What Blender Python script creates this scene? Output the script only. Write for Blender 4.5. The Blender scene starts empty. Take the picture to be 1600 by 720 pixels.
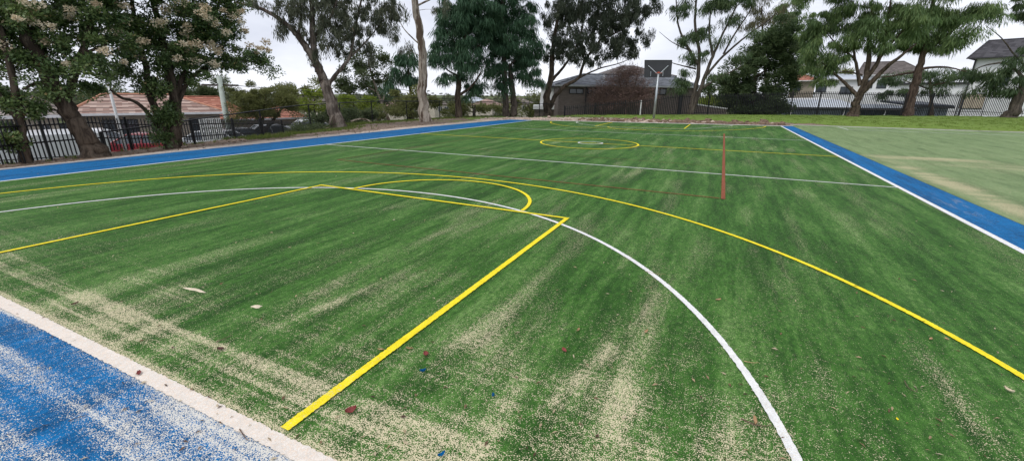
import bpy, bmesh, math, random
import numpy as np
from mathutils import Vector, Matrix
random.seed(7)
RNG = np.random.default_rng(11)
S = bpy.context.scene
COL = S.collection
# ------------------------------------------------------------------ camera (fitted to the court lines)
CP = np.array([11.9226, -1.0538, 1.6759])
EUL = (math.radians(72.3341), math.radians(-0.5461), math.radians(25.53))
FPX = 664.26
def rotm(rx, ry, rz):
    cx, sx = math.cos(rx), math.sin(rx); cy, sy = math.cos(ry), math.sin(ry); cz, sz = math.cos(rz), math.sin(rz)
    X = np.array([[1,0,0],[0,cx,-sx],[0,sx,cx]]); Y = np.array([[cy,0,sy],[0,1,0],[-sy,0,cy]]); Z = np.array([[cz,-sz,0],[sz,cz,0],[0,0,1]])
    return Z @ Y @ X
RM = rotm(*EUL)
cam = bpy.data.cameras.new('camera'); camo = bpy.data.objects.new('camera', cam); COL.objects.link(camo)
camo.location = CP; camo.rotation_euler = EUL
cam.sensor_width = 36; cam.lens = 36 * FPX / 1600; cam.clip_end = 6000; cam.clip_start = 0.05
S.camera = camo
def ray(u, v): return RM @ np.array([(u-800)/FPX, (360-v)/FPX, -1.0])
def gnd(u, v, z=0.0):
    d = ray(u, v); return CP + d * ((z-CP[2])/d[2])
def at(u, v, dist):
    d = ray(u, v); return CP + d * (dist/math.hypot(d[0], d[1]))
def hor(u): return 360 - FPX*math.tan(math.radians(17.666)) + (u-800)*0.0101
# ------------------------------------------------------------------ numpy value noise
def _hash(ix, iy, s):
    h = (ix.astype(np.int64)*374761393 + iy.astype(np.int64)*668265263 + s*974711) & 0xffffffff
    h = ((h ^ (h >> 13))*1274126177) & 0xffffffff
    return ((h ^ (h >> 16)) & 0xffff)/65535.0
def vnoise(x, y, s=0):
    ix, iy = np.floor(x), np.floor(y); fx, fy = x-ix, y-iy
    fx = fx*fx*(3-2*fx); fy = fy*fy*(3-2*fy)
    a, b, c, d = _hash(ix, iy, s), _hash(ix+1, iy, s), _hash(ix, iy+1, s), _hash(ix+1, iy+1, s)
    return (a*(1-fx)+b*fx)*(1-fy) + (c*(1-fx)+d*fx)*fy
def fbm(x, y, s=0, o=4):
    t = 0; a = .5; n = 0
    for i in range(o): t = t + a*vnoise(x, y, s+i*17); n += a; a *= .5; x = x*2.03+5.1; y = y*2.03+1.7
    return t/n
def sst(a, b, x):
    t = np.clip((x-a)/(b-a), 0, 1); return t*t*(3-2*t)
# ------------------------------------------------------------------ objects
def tag(o, label=None, cat=None, group=None, kind=None):
    if label: o['label'] = label
    if cat: o['category'] = cat
    if group: o['group'] = group
    if kind: o['kind'] = kind
    return o
def empty(name, loc, rz=0.0):
    o = bpy.data.objects.new(name, None); COL.objects.link(o); o.location = loc; o.rotation_euler = (0, 0, rz); o.empty_display_size = .3
    return o
def mesh_np(name, V, F, mat, parent=None, attrs=None, smooth=False):
    """V (n,3); F (m,k) one polygon size, or list of such arrays"""
    V = np.asarray(V, dtype=np.float32).reshape(-1, 3)
    Fs = F if isinstance(F, list) else [F]
    Fs = [np.asarray(f, dtype=np.int32) for f in Fs if len(f)]
    me = bpy.data.meshes.new(name)
    me.vertices.add(len(V)); me.vertices.foreach_set('co', V.ravel())
    nl = sum(f.size for f in Fs); nf = sum(len(f) for f in Fs)
    me.loops.add(nl); me.loops.foreach_set('vertex_index', np.concatenate([f.ravel() for f in Fs]))
    me.polygons.add(nf)
    tot = np.concatenate([np.full(len(f), f.shape[1], np.int32) for f in Fs]); st = np.concatenate([[0], np.cumsum(tot)[:-1]]).astype(np.int32)
    me.polygons.foreach_set('loop_start', st); me.polygons.foreach_set('loop_total', tot)
    if smooth: me.polygons.foreach_set('use_smooth', np.ones(nf, bool))
    me.update(calc_edges=True)
    if attrs:
        for k, a in attrs.items():
            at_ = me.attributes.new(k, 'FLOAT', 'POINT'); at_.data.foreach_set('value', np.asarray(a, np.float32))
    me.materials.append(mat)
    o = bpy.data.objects.new(name, me); COL.objects.link(o)
    if parent is not None: o.parent = parent
    return o
class MB:
    def __init__(s): s.v = []; s.f = []
    def add(s, vs, fs):
        n = len(s.v); s.v += [tuple(map(float, p)) for p in vs]; s.f += [tuple(n+i for i in f) for f in fs]; return s
    def box(s, c, d, rz=0.0, taper=1.0):
        hx, hy, hz = d[0]/2, d[1]/2, d[2]/2; vs = []
        for z, t in ((-hz, 1), (hz, taper)):
            for x, y in ((-hx, -hy), (hx, -hy), (hx, hy), (-hx, hy)):
                x *= t; y *= t
                vs.append((c[0]+x*math.cos(rz)-y*math.sin(rz), c[1]+x*math.sin(rz)+y*math.cos(rz), c[2]+z))
        return s.add(vs, [(0,3,2,1), (4,5,6,7), (0,1,5,4), (1,2,6,5), (2,3,7,6), (3,0,4,7)])
    def prism(s, pts, a, b):
        """pts: closed polygon of 3-vectors at face a; extruded by vector b"""
        pts = [np.array(p, float) for p in pts]; b = np.array(b, float); n = len(pts)
        return s.add([p for p in pts] + [p+b for p in pts], [tuple(range(n))[::-1], tuple(range(n, 2*n))] + [(i, (i+1) % n, n+(i+1) % n, n+i) for i in range(n)])
    def tube(s, pts, r, n=8, cap=True):
        pts = [np.array(p, float) for p in pts]; rs = r if hasattr(r, '__len__') else [r]*len(pts)
        V, F = tube_arrays(np.array(pts), np.array(rs), n); s.add(V, [tuple(q) for q in F])
        if cap:
            k = len(s.v)-len(V); s.f.append(tuple(k+i for i in range(n))[::-1]); s.f.append(tuple(len(s.v)-n+i for i in range(n)))
        return s
    def build(s, name, mat, parent=None, smooth=False, bevel=0):
        me = bpy.data.meshes.new(name); me.from_pydata(s.v, [], s.f); me.update()
        bm = bmesh.new(); bm.from_mesh(me); bmesh.ops.recalc_face_normals(bm, faces=bm.faces)
        if bevel: bmesh.ops.bevel(bm, geom=list(bm.edges), offset=bevel, segments=2, affect='EDGES', clamp_overlap=True)
        bm.to_mesh(me); bm.free()
        if smooth:
            for p in me.polygons: p.use_smooth = True
        me.materials.append(mat)
        o = bpy.data.objects.new(name, me); COL.objects.link(o)
        if parent is not None: o.parent = parent
        return o
def tube_arrays(P, r, n=8, bump=0.0, rng=None):
    m = len(P); T = np.gradient(P, axis=0); T /= np.linalg.norm(T, axis=1)[:, None]+1e-9
    ref = np.array([0.31, 0.93, 0.2]); ref = ref/np.linalg.norm(ref)
    U = np.cross(T, ref); U /= np.linalg.norm(U, axis=1)[:, None]+1e-9
    for i in range(1, m):
        w = U[i-1]-T[i]*np.dot(U[i-1], T[i]); l = np.linalg.norm(w)
        if l > 1e-3: U[i] = w/l
    W = np.cross(T, U); a = np.arange(n)*2*np.pi/n
    rr = np.asarray(r)[:, None]*np.ones(n)[None]
    if bump: rr = rr*(1+bump*rng.normal(size=(m, n))*.6+bump*np.sin(a*3+rng.random()*6)[None])
    V = P[:, None]+rr[..., None]*(np.cos(a)[None, :, None]*U[:, None]+np.sin(a)[None, :, None]*W[:, None])
    i = np.arange(m-1)[:, None]*n; j = np.arange(n)[None]; j2 = (j+1) % n
    F = np.stack([i+j, i+j2, i+n+j2, i+n+j], -1).reshape(-1, 4)
    return V.reshape(-1, 3), F
def catmull(P, k=8, closed=False):
    P = np.array(P, float)
    Q = np.vstack([2*P[0]-P[1], P, 2*P[-1]-P[-2]]); out = []
    for i in range(1, len(Q)-2):
        t = (np.arange(k)/k)[:, None]; a, b, c, d = Q[i-1], Q[i], Q[i+1], Q[i+2]
        out.append(.5*((2*b)+(-a+c)*t+(2*a-5*b+4*c-d)*t*t+(-a+3*b-3*c+d)*t**3))
    return np.vstack(out+[P[-1:]])
# ------------------------------------------------------------------ materials
def lin(c):
    return tuple((x/255/12.92 if x <= 10 else ((x/255+.055)/1.055)**2.4) for x in c)+(1,)
class NT:
    def __init__(s, name):
        s.m = bpy.data.materials.new(name); s.m.use_nodes = True; s.t = s.m.node_tree; s.n = s.t.nodes; s.l = s.t.links
        s.b = s.n['Principled BSDF']; s.out = s.n['Material Output']; s.b.inputs['Specular IOR Level'].default_value = .3
        s.geo = s.n.new('ShaderNodeNewGeometry'); s.tc = s.n.new('ShaderNodeTexCoord')
    def put(s, sock, v):
        if isinstance(v, bpy.types.NodeSocket): s.l.new(v, sock)
        elif v is not None:
            if sock.type == 'RGBA' and not hasattr(v, '__len__'): v = (v, v, v, 1)
            sock.default_value = v
    def math(s, op, a, b=None, c=None, clamp=False):
        n = s.n.new('ShaderNodeMath'); n.operation = op; n.use_clamp = clamp
        for i, x in enumerate((a, b, c)):
            if x is not None: s.put(n.inputs[i], x)
        return n.outputs[0]
    def mapv(s, vec, scale=(1,1,1), rot=(0,0,0), loc=(0,0,0)):
        n = s.n.new('ShaderNodeMapping'); s.l.new(vec, n.inputs[0]); n.inputs['Scale'].default_value = scale; n.inputs['Rotation'].default_value = rot; n.inputs['Location'].default_value = loc
        return n.outputs[0]
    def noise(s, vec, scale, detail=3, rough=.5, dist=0.0):
        n = s.n.new('ShaderNodeTexNoise'); s.l.new(vec, n.inputs['Vector']); n.inputs['Scale'].default_value = scale; n.inputs['Detail'].default_value = detail
        n.inputs['Roughness'].default_value = rough; n.inputs['Distortion'].default_value = dist
        return n.outputs[0]
    def vor(s, vec, scale, feat='F1'):
        n = s.n.new('ShaderNodeTexVoronoi'); s.l.new(vec, n.inputs['Vector']); n.inputs['Scale'].default_value = scale; n.feature = feat
        return n
    def ramp(s, f, stops, inter='LINEAR'):
        n = s.n.new('ShaderNodeValToRGB'); s.put(n.inputs[0], f); e = n.color_ramp.elements; n.color_ramp.interpolation = inter
        while len(e) > 1: e.remove(e[-1])
        e[0].position, e[0].color = stops[0][0], stops[0][1]
        for p, c in stops[1:]:
            x = e.new(p); x.color = c
        return n.outputs[0]
    def mr(s, f, a, b, c=0.0, d=1.0, sm=True):
        n = s.n.new('ShaderNodeMapRange'); n.interpolation_type = 'SMOOTHSTEP' if sm else 'LINEAR'
        for i, x in enumerate((f, a, b, c, d)): s.put(n.inputs[i], x)
        return n.outputs[0]
    def mix(s, f, a, b, mode='MIX'):
        n = s.n.new('ShaderNodeMix'); n.data_type = 'RGBA'; n.blend_type = mode; s.put(n.inputs[0], f); s.put(n.inputs[6], a); s.put(n.inputs[7], b)
        return n.outputs[2]
    def attr(s, name):
        n = s.n.new('ShaderNodeAttribute'); n.attribute_name = name; return n.outputs['Fac']
    def bump(s, h, strength=.3, dist=.01):
        n = s.n.new('ShaderNodeBump'); n.inputs['Strength'].default_value = strength; n.inputs['Distance'].default_value = dist; s.l.new(h, n.inputs['Height']); s.l.new(n.outputs[0], s.b.inputs['Normal']); return n
    def col(s, c, rough=.8, metal=0.0, spec=None):
        s.put(s.b.inputs['Base Color'], c); s.put(s.b.inputs['Roughness'], rough); s.b.inputs['Metallic'].default_value = metal
        if spec is not None: s.b.inputs['Specular IOR Level'].default_value = spec
        return s.m
def C(r, g, b): return (r, g, b, 1)
def grey(v): return (v, v, v, 1)
def simple(name, c, rough=.6, metal=0.0, var=.12, scale=3.0, bump=0.0, bscale=40):
    t = NT(name); p = t.geo.outputs['Position']; n = t.noise(p, scale, 4, .6)
    dark = tuple(x*(1-var) for x in c[:3])+(1,); lite = tuple(min(1, x*(1+var)) for x in c[:3])+(1,)
    cc = t.ramp(n, [(.3, dark), (.7, lite)])
    t.col(cc, t.mr(n, .3, .7, rough*.9, min(1, rough*1.1)), metal)
    if bump: t.bump(t.noise(p, bscale, 3), bump, .01)
    return t.m
# ------------------------------------------------------------------ world: overcast sky
SUN_EL, SUN_AZ = math.radians(58), math.radians(200)
w = bpy.data.worlds.new('World'); S.world = w; w.use_nodes = True; nt = w.node_tree; nt.nodes.clear()
o_ = nt.nodes.new('ShaderNodeOutputWorld'); bg = nt.nodes.new('ShaderNodeBackground'); nt.links.new(bg.outputs[0], o_.inputs[0])
sky = nt.nodes.new('ShaderNodeTexSky'); sky.sky_type = 'NISHITA'; sky.sun_disc = False; sky.sun_elevation = SUN_EL; sky.sun_rotation = SUN_AZ
tcw = nt.nodes.new('ShaderNodeTexCoord'); mp = nt.nodes.new('ShaderNodeMapping'); mp.inputs['Scale'].default_value = (1.2, 1.2, 3.4); nt.links.new(tcw.outputs['Generated'], mp.inputs[0])
nz = nt.nodes.new('ShaderNodeTexNoise'); nz.inputs['Scale'].default_value = 2.1; nz.inputs['Detail'].default_value = 5; nz.inputs['Roughness'].default_value = .55; nt.links.new(mp.outputs[0], nz.inputs['Vector'])
cr = nt.nodes.new('ShaderNodeValToRGB'); e = cr.color_ramp.elements
e[0].position = .3; e[0].color = (5.0, 5.25, 6.1, 1); e[1].position = .68; e[1].color = (8.2, 8.35, 8.9, 1); nt.links.new(nz.outputs[0], cr.inputs[0])
mx = nt.nodes.new('ShaderNodeMix'); mx.data_type = 'RGBA'; mx.inputs[0].default_value = .93
nt.links.new(sky.outputs[0], mx.inputs[6]); nt.links.new(cr.outputs[0], mx.inputs[7]); nt.links.new(mx.outputs[2], bg.inputs[0]); bg.inputs[1].default_value = .1
sl = bpy.data.lights.new('sun', 'SUN'); sl.energy = 1.1; sl.angle = math.radians(18); sl.color = (1, .97, .92)
so = bpy.data.objects.new('sun', sl); COL.objects.link(so)
# sun direction: azimuth measured like the sky texture
so.rotation_euler = Vector((math.sin(SUN_AZ)*math.cos(SUN_EL), math.cos(SUN_AZ)*math.cos(SUN_EL), math.sin(SUN_EL))).to_track_quat('Z', 'Y').to_euler()
S.view_settings.view_transform = 'Standard'; S.view_settings.look = 'None'; S.view_settings.gamma = 1; S.view_settings.use_curve_mapping = False
S.view_settings.exposure = 0.52
S.render.engine = 'CYCLES'
S.cycles.max_bounces = 6; S.cycles.transparent_max_bounces = 8
# ================================================================== terrain
def interp(x, pts): return np.interp(x, [p[0] for p in pts], [p[1] for p in pts])
def xcrest(y): return interp(y, [(-20,-4.0),(3,-4.6),(5,-4.9),(8,-5.7),(12,-6.4),(16,-7.3),(19,-9.0),(25,-8.8),(30,-8.0),(36,-5.0),(60,-7)])
def ybase(x): return 27.25+.213*np.clip(x, -3, 16.5)+.0*x
FR = [gnd(880,180,.25)[:2], gnd(1000,179.6,.25)[:2], gnd(1200,179.6,.25)[:2], gnd(1400,181,.25)[:2], gnd(1600,182.5,.25)[:2]]
def yfence(x): return interp(x, [tuple(p) for p in FR]+[(90, 88)])
def terrain(x, y):
    x = np.asarray(x, float); y = np.asarray(y, float)
    s = xcrest(y)-x
    zl = -.03-.17*sst(-2.6, 0, s)-1.55*sst(.4, 6.0, s)-.03*np.clip(s-6, 0, 60)
    f = y-ybase(x)
    zr = .28*sst(.6, 5, f)*sst(-2.5, 1.5, x) - 2.0*sst(.6, 7, y-yfence(x)) - .02*np.clip(y-yfence(x)-7, 0, 100)
    far = np.hypot(x-12, y)
    z = zl + zr - 1.5*sst(50, 300, far) + 3*sst(600, 2600, far)
    z = z + (fbm(x*.8, y*.8, 5)-.5)*.10*np.clip(np.maximum(sst(-1.6, -.3, s), sst(1.2, 3, f)), 0, 1)*sst(0, 1, np.maximum(s+2.2, f-.6))
    return z
def tz(x, y): return float(terrain(np.array([x]), np.array([y]))[0])
# ground material: zones are carried by vertex attributes, their edges broken up by noise
t = NT('ground_soil_and_lawn'); p = t.geo.outputs['Position']
n1 = t.noise(p, 1.3, 5, .65); n2 = t.noise(p, 9, 4, .7); n3 = t.noise(p, 45, 3, .7)
edge = t.math('ADD', t.math('MULTIPLY', t.math('SUBTRACT', n1, .5), .9), t.math('MULTIPLY', t.math('SUBTRACT', n2, .5), .8))
def zone(name): return t.mr(t.math('ADD', t.attr(name), edge), .38, .62)
lawn = t.mix(t.mr(n3, .35, .65), C(.10,.17,.028), C(.19,.27,.055)); lawn = t.mix(t.math('MULTIPLY', t.mr(n1, .5, .7), .6), lawn, C(.16,.19,.055))
mulch = t.mix(t.mr(n3, .35, .65), C(.11,.078,.06), C(.32,.25,.19)); mulch = t.mix(t.mr(n2, .5, .75), mulch, C(.10,.065,.045))
sandc = t.mix(t.mr(n3, .3, .7), C(.36,.29,.235), C(.56,.48,.41))
veg = t.mix(t.mr(n2, .3, .7), C(.04,.06,.02), C(.12,.14,.05))
road = t.mix(t.mr(n2, .3, .7), C(.10,.10,.10), C(.16,.155,.15))
c = t.mix(zone('lawn'), veg, lawn); c = t.mix(zone('mulch'), c, mulch); c = t.mix(zone('pink'), c, sandc); c = t.mix(zone('road'), c, road)
t.col(c, .95, spec=.15); t.bump(t.math('ADD', n3, t.math('MULTIPLY', n2, 1.5)), .6, .03); M_ground = t.m
na, nr = 360, 230
th = np.linspace(0, 2*np.pi, na, endpoint=False); rr = np.concatenate([[0.02], np.geomspace(.6, 3500, nr-1)])
A, Rr = np.meshgrid(th, rr); GX = CP[0]+Rr*np.cos(A); GY = CP[1]+Rr*np.sin(A); GZ = terrain(GX, GY)
i = np.arange(nr-1)[:, None]*na; j = np.arange(na)[None]; j2 = (j+1) % na
GF = np.stack([i+j, i+j2, i+na+j2, i+na+j], -1).reshape(-1, 4)
s_ = xcrest(GY)-GX; f_ = GY-ybase(GX); b_ = GY-yfence(GX)
left = sst(-1.9, -2.4, GX)*1.0
patch = fbm(GX*.35, GY*.35, 31)
lawn_a = np.clip(sst(.9, 2.2, f_-2.0*sst(8, 4, GX))*sst(-2, 1, GX)*sst(5, 2, b_) + left*sst(15, 21, GY)*(s_ < 1.5)*.75*sst(.35, .6, patch)+left*(s_ < 1)*(f_ > 0)*.6, 0, 1)
pink_a = np.clip(left*sst(1.7, .5, -GX-2.2)*1.05*sst(.15,.42,fbm(GX*.9,GY*.4,9))*(s_ < 3) + sst(4.2, 1.8, f_)*(f_ > -1)*sst(10, 5, GX)*(GX > -4)*1.0+sst(2.2, .9, f_)*(f_ > -1)*sst(12, 8, GX)*(GX > 3)*.8, 0, 1)
mulch_a = np.clip(left*(s_ < 2)*sst(30, 24, GY)*.8 + left*(s_ < 2)*.35 + sst(3.2, 1.6, f_)*(f_ > -1)*(GX > 6)*(GX < 18)*1.0 + sst(2.2,.8,f_)*(f_>-1)*(GX>18)*.45, 0, 1)
mulch_a = np.clip(mulch_a-lawn_a*.6*left, 0, 1)
road_a = ((s_ > 5) & (s_ < 34) & (GY < 30)).astype(float)
g = mesh_np('ground', np.stack([GX, GY, GZ], -1), GF, M_ground, attrs={'lawn': lawn_a.ravel(), 'pink': pink_a.ravel(), 'mulch': mulch_a.ravel(), 'road': road_a.ravel()}, smooth=True)
tag(g, kind='structure')
# ================================================================== sand density over the court (metres)
STREAKS = []
def streak(u1, v1, u2, v2, w_, k): STREAKS.append((gnd(u1, v1)[:2], gnd(u2, v2)[:2], w_, k))
for a in [(0,392,160,471,.05,.45),(160,471,351,541,.035,.7),(351,541,525,617,.035,.8),(525,617,644,666,.035,.8),(644,666,760,712,.04,.8),(120,462,300,530,.12,.35),(380,560,520,640,.10,.45),
          (740,720,790,640,.10,.75),(790,640,815,590,.04,.35),(845,648,905,590,.035,.7),(905,590,955,540,.06,.75),(600,478,690,430,.14,.6),(440,505,560,455,.10,.6),(560,455,640,430,.10,.45),(470,495,530,470,.07,.6),
          (820,700,850,655,.04,.35),(960,665,1005,640,.09,.5),(990,655,1080,560,.05,.4),(1000,600,1060,560,.08,.3),(980,520,1030,455,.02,.4),(875,515,920,460,.012,.55),(920,460,985,405,.012,.5),
          (985,405,1050,393,.012,.45),(1050,393,1180,392,.014,.4),(1180,392,1290,430,.014,.35),(1080,418,1180,413,.010,.35),(1180,413,1320,470,.010,.3),(1060,640,1100,610,.07,.45),(1160,470,1150,395,.05,.28),
          (1120,520,1150,560,.06,.3),(1090,700,1200,620,.12,.35),(1280,700,1250,560,.10,.22),(1330,560,1270,470,.08,.18),(950,420,1000,390,.05,.3),(760,370,870,345,.12,.25),(640,560,760,520,.10,.3),(250,455,370,420,.10,.25),
          (870,620,960,600,.2,.25),(1000,700,1180,690,.25,.35),(200,300,420,285,.15,.2),(560,330,680,318,.10,.25),(420,345,560,325,.12,.25),(60,420,200,400,.12,.2),(1150,300,1240,262,.2,.22),(1050,268,1120,258,.3,.25)]: streak(*a)
def dens(x, y):
    d = .08+.26*sst(.50, .80, fbm(x*3.6, y*.5, 3))+.16*sst(.45, .75, fbm(x*.6, y*.45, 8))*sst(.35,.7,fbm(x*9,y*1.2,9))
    par = .5*fbm(x*.25, y*17, 12)+.5*fbm(x*.5, y*38, 15)
    near = np.where(y > 0, np.exp(-np.clip(y, 0, 9)/.75), 0)
    d = d + near*(.18+.50*sst(.46, .60, par)*(.55+.5*vnoise(x*3, y*32, 14)))+.26*np.exp(-(np.clip(y,0,9)/1.9)**2)*(y>0)*sst(8.6,11,x)*sst(14.8,12.5,x)*sst(.40,.66,fbm(x*2.6,y*1.6,19)) + .45*np.exp(-(np.clip(y, 0, 9)/.09)**2)*(y > 0)*sst(3, 8, x)
    d = d + .14*sst(6, 1.5, y)*(y > 0)*sst(.45, .75, fbm(x*5.5, y*.6, 23))*sst(3, 7, x)
    for a, b, w_, k in STREAKS:
        ab = b-a; L2 = (ab**2).sum(); tt = np.clip(((x-a[0])*ab[0]+(y-a[1])*ab[1])/L2, 0, 1)
        q = np.hypot(x-a[0]-ab[0]*tt, y-a[1]-ab[1]*tt)
        wn = w_*(.45+1.1*vnoise(x*6, y*6, 41)); d = d+.43*k*np.exp(-(q/wn)**2)*(.35+.75*vnoise(x*17, y*5.5, 47))
    return np.clip(d, 0, .74)
def dens_blue(x, y):
    par = fbm(x*.5, y*6.5, 61); big = fbm(x*.9, y*1.6, 66)
    d = .17+.62*sst(.46, .68, par)*(.45+.65*vnoise(x*2.2, y*40, 33))+.25*(big-.5)
    d = d - .5*sst(.53, .72, fbm(x*.7+3, y*2.4, 71))
    return np.clip(d+.2*np.exp(-(y+.06)**2/.01), .03, .9)
# ------------------------------------------------------------------ turf materials
def turf(name, ca, cb, sand=(.58,.50,.335), worn=None, worn_k=.5, line=False, sandk=1.0):
    t = NT(name); p = t.geo.outputs['Position']
    pile = t.noise(p, 170, 2, .65); pile2 = t.noise(p, 60, 3, .7)
    st = t.noise(t.mapv(p, (2.6, .30, 1)), 1.0, 9, .68); st2 = t.noise(t.mapv(p, (8.5, 1.1, 1), loc=(3,1,0)), 1.0, 8, .75); fine = t.noise(t.mapv(p, (22, 5, 1)), 1.0, 3, .6)
    m1 = t.noise(t.mapv(p, (1, .55, 1)), 26, 4, .75); m2 = t.noise(t.mapv(p, (1, .5, 1)), 9, 5, .75)
    c = t.mix(t.mr(t.math('ADD', t.math('MULTIPLY', pile, .45), t.math('ADD', t.math('MULTIPLY', m1, .35), t.math('MULTIPLY', m2, .20))), .40, .60), ca, cb)
    if worn:
        k = t.math('ADD', t.math('MULTIPLY', st, .55), t.math('ADD', t.math('MULTIPLY', st2, .35), t.math('MULTIPLY', fine, .12)))
        kk = t.math('MULTIPLY', t.mr(k, .40, .66), worn_k); sp = t.math('ADD', t.math('MULTIPLY', pile, .30), t.math('ADD', t.math('MULTIPLY', t.noise(p, 95, 2, .6), .35), t.math('MULTIPLY', m1, .35)))
        th_ = t.math('SUBTRACT', .66, t.math('MULTIPLY', kk, .20)); c = t.mix(t.math('MULTIPLY', t.mr(sp, t.math('SUBTRACT', th_, .05), t.math('ADD', th_, .06)), .8), c, worn)
        c = t.mix(t.math('MULTIPLY', kk, .20), c, worn); c = t.mix(t.math('MULTIPLY', t.mr(k, .56, .40), .62), c, tuple(x*.6 for x in ca[:3])+(1,))
    c = t.mix(t.math('MULTIPLY', t.mr(pile2, .55, .75), .25), c, tuple(min(1, x*1.5) for x in cb[:3])+(1,))
    d = t.attr('sand'); T = t.math('SUBTRACT', .675, t.math('MULTIPLY', d, .27*sandk))
    gr = t.math('ADD', t.math('MULTIPLY', t.noise(p, 145, 1.5, .5), .7), t.math('MULTIPLY', t.noise(p, 38, 2, .6), .3))
    f = t.mr(gr, t.math('SUBTRACT', T, .03), t.math('ADD', T, .05))
    sc = t.mix(t.noise(p, 300, 1), sand+(1,), tuple(x*1.35 for x in sand)+(1,))
    c = t.mix(t.math('MULTIPLY', f, .9), c, sc)
    t.col(c, .85, spec=.2); t.bump(t.math('ADD', pile, t.math('MULTIPLY', f, .3)), .55 if not line else .3, .008)
    return t.m
M_turf = turf('artificial_turf_green', C(.008,.046,.004), C(.052,.172,.018), worn=C(.17,.29,.085), worn_k=.85)
M_blue = turf('artificial_turf_blue', C(.000,.062,.18), C(.000,.165,.42), worn=C(.000,.18,.44), worn_k=.3, sand=(.60,.57,.50))
M_pale = turf('artificial_turf_pale', C(.115,.18,.068), C(.215,.30,.135), worn=C(.26,.31,.155), worn_k=.75, sand=(.45,.38,.24))
M_white = turf('line_white', C(.58,.58,.56), C(.80,.80,.78), sand=(.55,.47,.36), line=True)
M_base = turf('line_white_sanded', C(.58,.53,.47), C(.76,.70,.63), sand=(.60,.50,.41), line=True)
M_yel = turf('line_yellow', C(.68,.54,.01), C(.88,.74,.03), line=True, sand=(.55,.47,.25), sandk=.8)
M_red = turf('line_red', C(.15,.04,.018), C(.27,.085,.04), line=True)
M_brown = turf('line_brown', C(.10,.065,.02), C(.16,.10,.035), line=True)
def grid_sheet(name, xs, ys, mat, z=0.0, fx=None, fy=None, dfun=dens):
    X, Y = np.meshgrid(xs, ys)
    if fx is not None: X, Y = fx(X, Y)
    nx, ny = len(xs), len(ys); i = np.arange(ny-1)[:, None]*nx; j = np.arange(nx-1)[None]
    F = np.stack([i+j, i+j+1, i+nx+j+1, i+nx+j], -1).reshape(-1, 4)
    o = mesh_np(name, np.stack([X, Y, np.full_like(X, z)], -1), F, mat, attrs={'sand': dfun(X, Y).ravel()})
    return tag(o, kind='structure')
def xleft(y): return interp(y, [(-6,-.42),(2,-.39),(5,-.33),(9.5,-.15),(15,-.04),(19,.05),(27.3,.05)])
def graded(a, b, d0, grow, dmax):
    o = [a]; d = d0
    while o[-1] < b: o.append(min(b, o[-1]+d)); d = min(dmax, d*grow)
    return np.array(o)
ysg = graded(0, 1, .0005, 1.009, .012)
def fmain(X, Y): # X in 0..1 across, Y in 0..1 along
    yy = Y*28.6; xl = xleft(yy); x = xl+X*(15.29-xl); return x, .0+Y*ybase(x)
grid_sheet('green_turf_court', np.linspace(0, 1, 330), ysg, M_turf, fx=fmain)
grid_sheet('blue_turf_apron', np.linspace(-2.25, 15.96, 380), np.concatenate([np.linspace(-4.2, -2.2, 20), np.linspace(-2.18, 0, 150)]), M_blue, dfun=dens_blue)
def dside(x, y): return np.clip(.02+.42*sst(.40,.62,fbm(x*6,y*1.1,81))*sst(.42,.62,fbm(x*16,y*2.4,83))*np.exp(-((y-8.3)/1.3)**2)*(x > 10)+.05*sst(.6,.8,fbm(x*4,y*4,3)), 0, .8)
ysr = graded(0, 1, .0016, 1.01, .02)
def fR(X, Y): x = 15.29+X*.67; return x, Y*(ybase(x)+.05)
grid_sheet('blue_turf_strip', np.linspace(0, 1, 14), ysr, M_blue, fx=fR, dfun=dside)
def fL(X, Y):
    yy = Y*28; x1 = xleft(yy); x0 = interp(yy, [(0,-2.16),(12,-2.25),(19,-2.2),(27,-1.75),(28,-1.6)]); x = x0+X*(x1-x0); return x, Y*ybase(x)
grid_sheet('blue_turf_strip', np.linspace(0, 1, 20), ysr, M_blue, fx=fL, dfun=lambda x, y: .03+.05*sst(.6,.8,fbm(x*3,y*3,4)))
def dpale(x, y):
    d = .05+.2*sst(.5,.75,fbm(x*.5,y*1.5,85))
    for (cx, cy, sx, sy, k) in [(19,14.5,2.6,.8,.6),(22,13,2.5,.7,.45),(17.4,15.7,1.6,.45,.8),(16.4,9.5,.35,5,.9),(25,11.5,4,.5,.3)]:
        d = d+k*np.exp(-((x-cx)/sx)**2-((y-cy)/sy)**2)*(.4+.9*vnoise(x*1.2, y*5, 3))
    return np.clip(d, 0, .8)
grid_sheet('pale_turf_court', np.concatenate([np.arange(15.97, 30, .15), np.arange(30, 62, .6)]), np.concatenate([np.arange(-12, 32.2, .15)]), M_pale, fx=lambda X, Y: (X, Y), dfun=dpale)
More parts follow.
